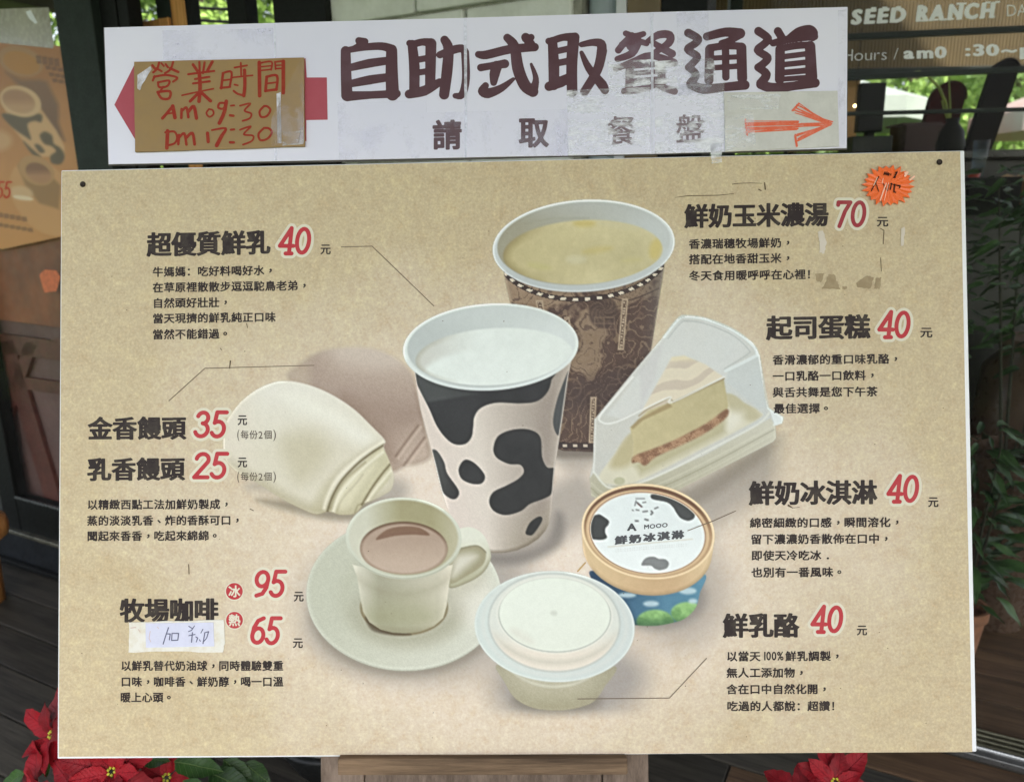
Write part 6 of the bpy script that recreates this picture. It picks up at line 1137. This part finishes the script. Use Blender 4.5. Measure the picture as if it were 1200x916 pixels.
fbw = root('low_window', at_depth(1190, 640, 3.4) * [1, 1, 0], 'low pale window strip in a black frame at the back of the shop', 'window'); dbox(1100, 560, 1300, 640, 3.3, 0.02).build('pale_pane', simple('pale_green_grey', (112, 122, 116), 0.4, 0.1), fbw); dbox(1100, 640, 1300, 668, 3.28, 0.05).build('bottom_frame', M_BLK, fbw)
lb = at_depth(1180, 222, 2.80); t_ = root('wooden_bowl', lb - UP * 0.1, 'brown wooden bowl on the counter at the right edge', 'bowl'); MB().lathe(lb - UP * 0.075, [(0.05, 0.0), (0.10, 0.04), (0.13, 0.10), (0.12, 0.10), (0.09, 0.05), (0.0, 0.03)], 28, 0.03).build('bowl_body', wood('rough_brown_wood', (126, 88, 54), (84, 56, 34), (1, 0, 0), 1, 0.6, 0.5), t_, smooth=True)
for k in range(3): MB().tube([lb + [-0.07 + k * 0.05, -0.03, 0.03], lb + [-0.02 + k * 0.05, -0.02, 0.045], lb + [0.05 + k * 0.04, -0.04, 0.03]], [0.004, 0.009, 0.003], 6).build('dried_fruit', simple('pale_dry_fruit', (170, 140, 100), 0.7, 0.2), t_)
gb = at_depth(1148, 186, 2.62); t_ = root('glass_tumbler', gb - UP * 0.11, 'clear glass tumbler standing right of the board top corner inside the shop', 'glass'); MB().lathe(gb - UP * 0.06, [(0.0, 0.0), (0.018, 0.0), (0.026, 0.12), (0.024, 0.12), (0.0165, 0.008), (0.0, 0.008)], 24).build('glass_body', glassy('tumbler_glass', (0.8, 0.86, 0.9), 0.02, film=0.25), t_, smooth=True)
MB().lathe(gb - UP * 0.052, [(0.0, 0.0), (0.016, 0.001), (0.018, 0.02), (0.0, 0.021)], 16).build('dark_drink', simple('dark_tea', (60, 40, 30), 0.2, 0.1), t_)
MB().box(gb - UP * 0.125, BX * 0.12, np.array([0, 0.06, 0]), UP * 0.063, 0.003).build('stand', M_BLK, t_)
rc = at_depth(1141, 207, 2.60); t_ = root('red_cup', rc - UP * 0.05, 'small dark red cup behind the glass at the top right corner of the board', 'cup'); MB().lathe(rc - UP * 0.02, [(0.012, 0.0), (0.02, 0.03), (0.018, 0.03), (0.0, 0.006)], 20).build('cup_body', simple('brick_red_glaze', (170, 58, 34), 0.4, 0.1), t_, smooth=True); MB().box(rc - UP * 0.052, BX * 0.03, np.array([0, 0.03, 0]), UP * 0.03, 0.003).build('saucer_block', M_BLK, t_)
vb = at_depth(1112, 182, 2.75); t_ = root('black_vase', vb - UP * 0.02, 'black vase with curved pale green stems behind the glass', 'vase')
MB().lathe(vb - UP * 0.02, [(0.03, 0.0), (0.048, 0.05), (0.04, 0.10), (0.02, 0.13), (0.024, 0.145)], 24, 0.02).build('vase_body', M_BLK, t_, smooth=True); M_PG = simple('pale_green_stem', (146, 160, 66), 0.5, 0.15, 40)
for st, rad in (([(1112, 140), (1108, 120), (1100, 102), (1088, 90)], 0.0048), ([(1114, 140), (1113, 115), (1112, 90)], 0.003), ([(1110, 140), (1106, 128), (1104, 118)], 0.003), ([(1088, 90), (1078, 84), (1062, 86)], 0.003)): MB().tube([at_depth(x, y, 2.75) for x, y in st], rad, 6).build('plant_stem', M_PG, t_)

# ------------------------------------------------------------------ garden beyond
def umbrella(px, py, d, R_, label, mat):
    c = at_depth(px, py, d); t_ = root('garden_umbrella', [c[0], c[1], -0.16], label, 'umbrella', 'garden umbrellas behind the shop'); MB().tube([[c[0], c[1], -0.16], [c[0], c[1], c[2] + 0.1]], 0.022, 8).build('pole', M_BLK, t_)
    V = [[c[0], c[1], c[2] + 0.42]]; n = 8
    for k in range(n): a = 2 * math.pi * (k + 0.5) / n; V.append([c[0] + R_ * math.cos(a), c[1] + R_ * math.sin(a), c[2]])
    for k in range(n): V.append([V[1 + k][0], V[1 + k][1], c[2] - 0.16])
    F = [(0, 1 + k, 1 + (k + 1) % n) for k in range(n)] + [(1 + k, 1 + n + k, 1 + n + (k + 1) % n, 1 + (k + 1) % n) for k in range(n)]
    mk('canopy', np.array(V), F, mat, t_)
M_CAN = simple('white_canvas', (150, 158, 148), 0.8, 0.05, 3); umbrella(930, 132, 7.0, 1.25, 'white garden umbrella seen through the glass just right of the banner', M_CAN)
umbrella(1302, 132, 6.5, 1.05, 'white and pink garden umbrella at the right edge behind the glass', simple('white_pink_canvas', (166, 158, 150), 0.8, 0.1, 1.4, c2=(170, 108, 100)))
def tree(px, d, h, R_, label, seed, cols, n_=11000):
    r = np.random.RandomState(seed); c = at_depth(px, 200, d); x, y = c[0], c[1]; t_ = root('garden_tree', [x, y, -0.16], label, 'tree', 'trees in the garden behind'); rr = random.Random(seed)
    mb = MB().tube([[x, y, -0.16], [x + 0.05, y, h * 0.3], [x - 0.05, y + 0.05, h * 0.6], [x, y, h * 0.9]], [0.14, 0.11, 0.07, 0.02], 8)
    for k in range(6): a = k * 1.05; mb.tube([[x, y, h * (0.3 + 0.08 * k)], [x + R_ * 0.6 * math.cos(a), y + R_ * 0.6 * math.sin(a), h * (0.42 + 0.08 * k)]], [0.05, 0.015], 6)
    tr_ = mb.build('trunk', simple('grey_bark', (92, 82, 68), 0.9, 0.25, 10), t_)
    tr_['kind'] = 'stuff' if False else tr_.get('kind', '') or ''
    if not tr_['kind']: del tr_['kind']
    nc = 34; cc = np.c_[r.normal(0, R_ * 0.42, nc), r.normal(0, R_ * 0.42, nc), r.uniform(0.22, 1.0, nc) * h]; k = r.randint(0, nc, n_); P = cc[k] + r.normal(0, R_ * 0.16, (n_, 3)) + [x, y, 0]; P[:, 2] = np.maximum(P[:, 2], 0.0)
    d1 = r.normal(size=(n_, 3)); d1 /= np.linalg.norm(d1, axis=1)[:, None]; d2 = np.cross(d1, r.normal(size=(n_, 3))); d2 /= np.linalg.norm(d2, axis=1)[:, None]; s_ = r.uniform(0.03, 0.065, n_)[:, None]
    V = np.concatenate([P - d1 * s_, P + d2 * s_ * 0.45, P + d1 * s_, P - d2 * s_ * 0.45]); F = np.stack([np.arange(n_), np.arange(n_) + n_, np.arange(n_) + 2 * n_, np.arange(n_) + 3 * n_], 1)
    tag(mk('crown', V, F, cols, t_), kind='stuff')
M_F1 = simple('fresh_green_foliage', (158, 184, 92), 0.6, 0.4, 1.6, 0, c2=(106, 144, 62)); M_F2 = simple('mid_green_foliage', (130, 158, 84), 0.6, 0.3, 1.6, 0, c2=(84, 116, 56))
for i, (px, d, h, R_, mt, lb) in enumerate(((40, 7.5, 5.2, 1.5, M_F1, 'fresh green tree seen through the top of the left door'), (180, 8.5, 5.6, 1.5, M_F2, 'grey green tree seen through the wooden window'), (255, 7.6, 5.0, 1.2, M_F1, 'bright green tree behind the wires'), (320, 9.0, 5.6, 1.3, M_F2, 'leafy tree beside the wide black post'),
                                   (960, 10, 3.4, 1.6, M_F2, 'green tree behind the garden umbrella'), (1060, 9, 3.8, 1.3, M_F1, 'bright green tree between the two garden umbrellas'), (1180, 10, 4.2, 1.6, M_F1, 'yellow green tree behind the black round topped board'), (1330, 11, 4.4, 1.8, M_F2, 'tall green tree at the right edge of the garden'))): tree(px, d, h, R_, lb, 20 + i, mt)
gr_ = np.random.RandomState(9); n_ = 16000; a_ = gr_.uniform(-14, 14, n_); b_ = gr_.uniform(0, 1.2, n_) + 13; zz_ = gr_.uniform(-0.1, 3.6 + 0.6 * np.sin(a_ * 1.3), n_); P = np.c_[a_, b_ - a_ * 0.2, zz_]; d1 = gr_.normal(size=(n_, 3)); d1 /= np.linalg.norm(d1, axis=1)[:, None]; d2 = np.cross(d1, gr_.normal(size=(n_, 3))); d2 /= np.linalg.norm(d2, axis=1)[:, None]
V = np.concatenate([P - d1 * .16, P + d2 * .09, P + d1 * .16, P - d2 * .09]); F = np.stack([np.arange(n_), np.arange(n_) + n_, np.arange(n_) + 2 * n_, np.arange(n_) + 3 * n_], 1)
tag(mk('hedge', V, F, M_F1), 'long green hedge closing the garden behind the shop', 'hedge', kind='stuff')
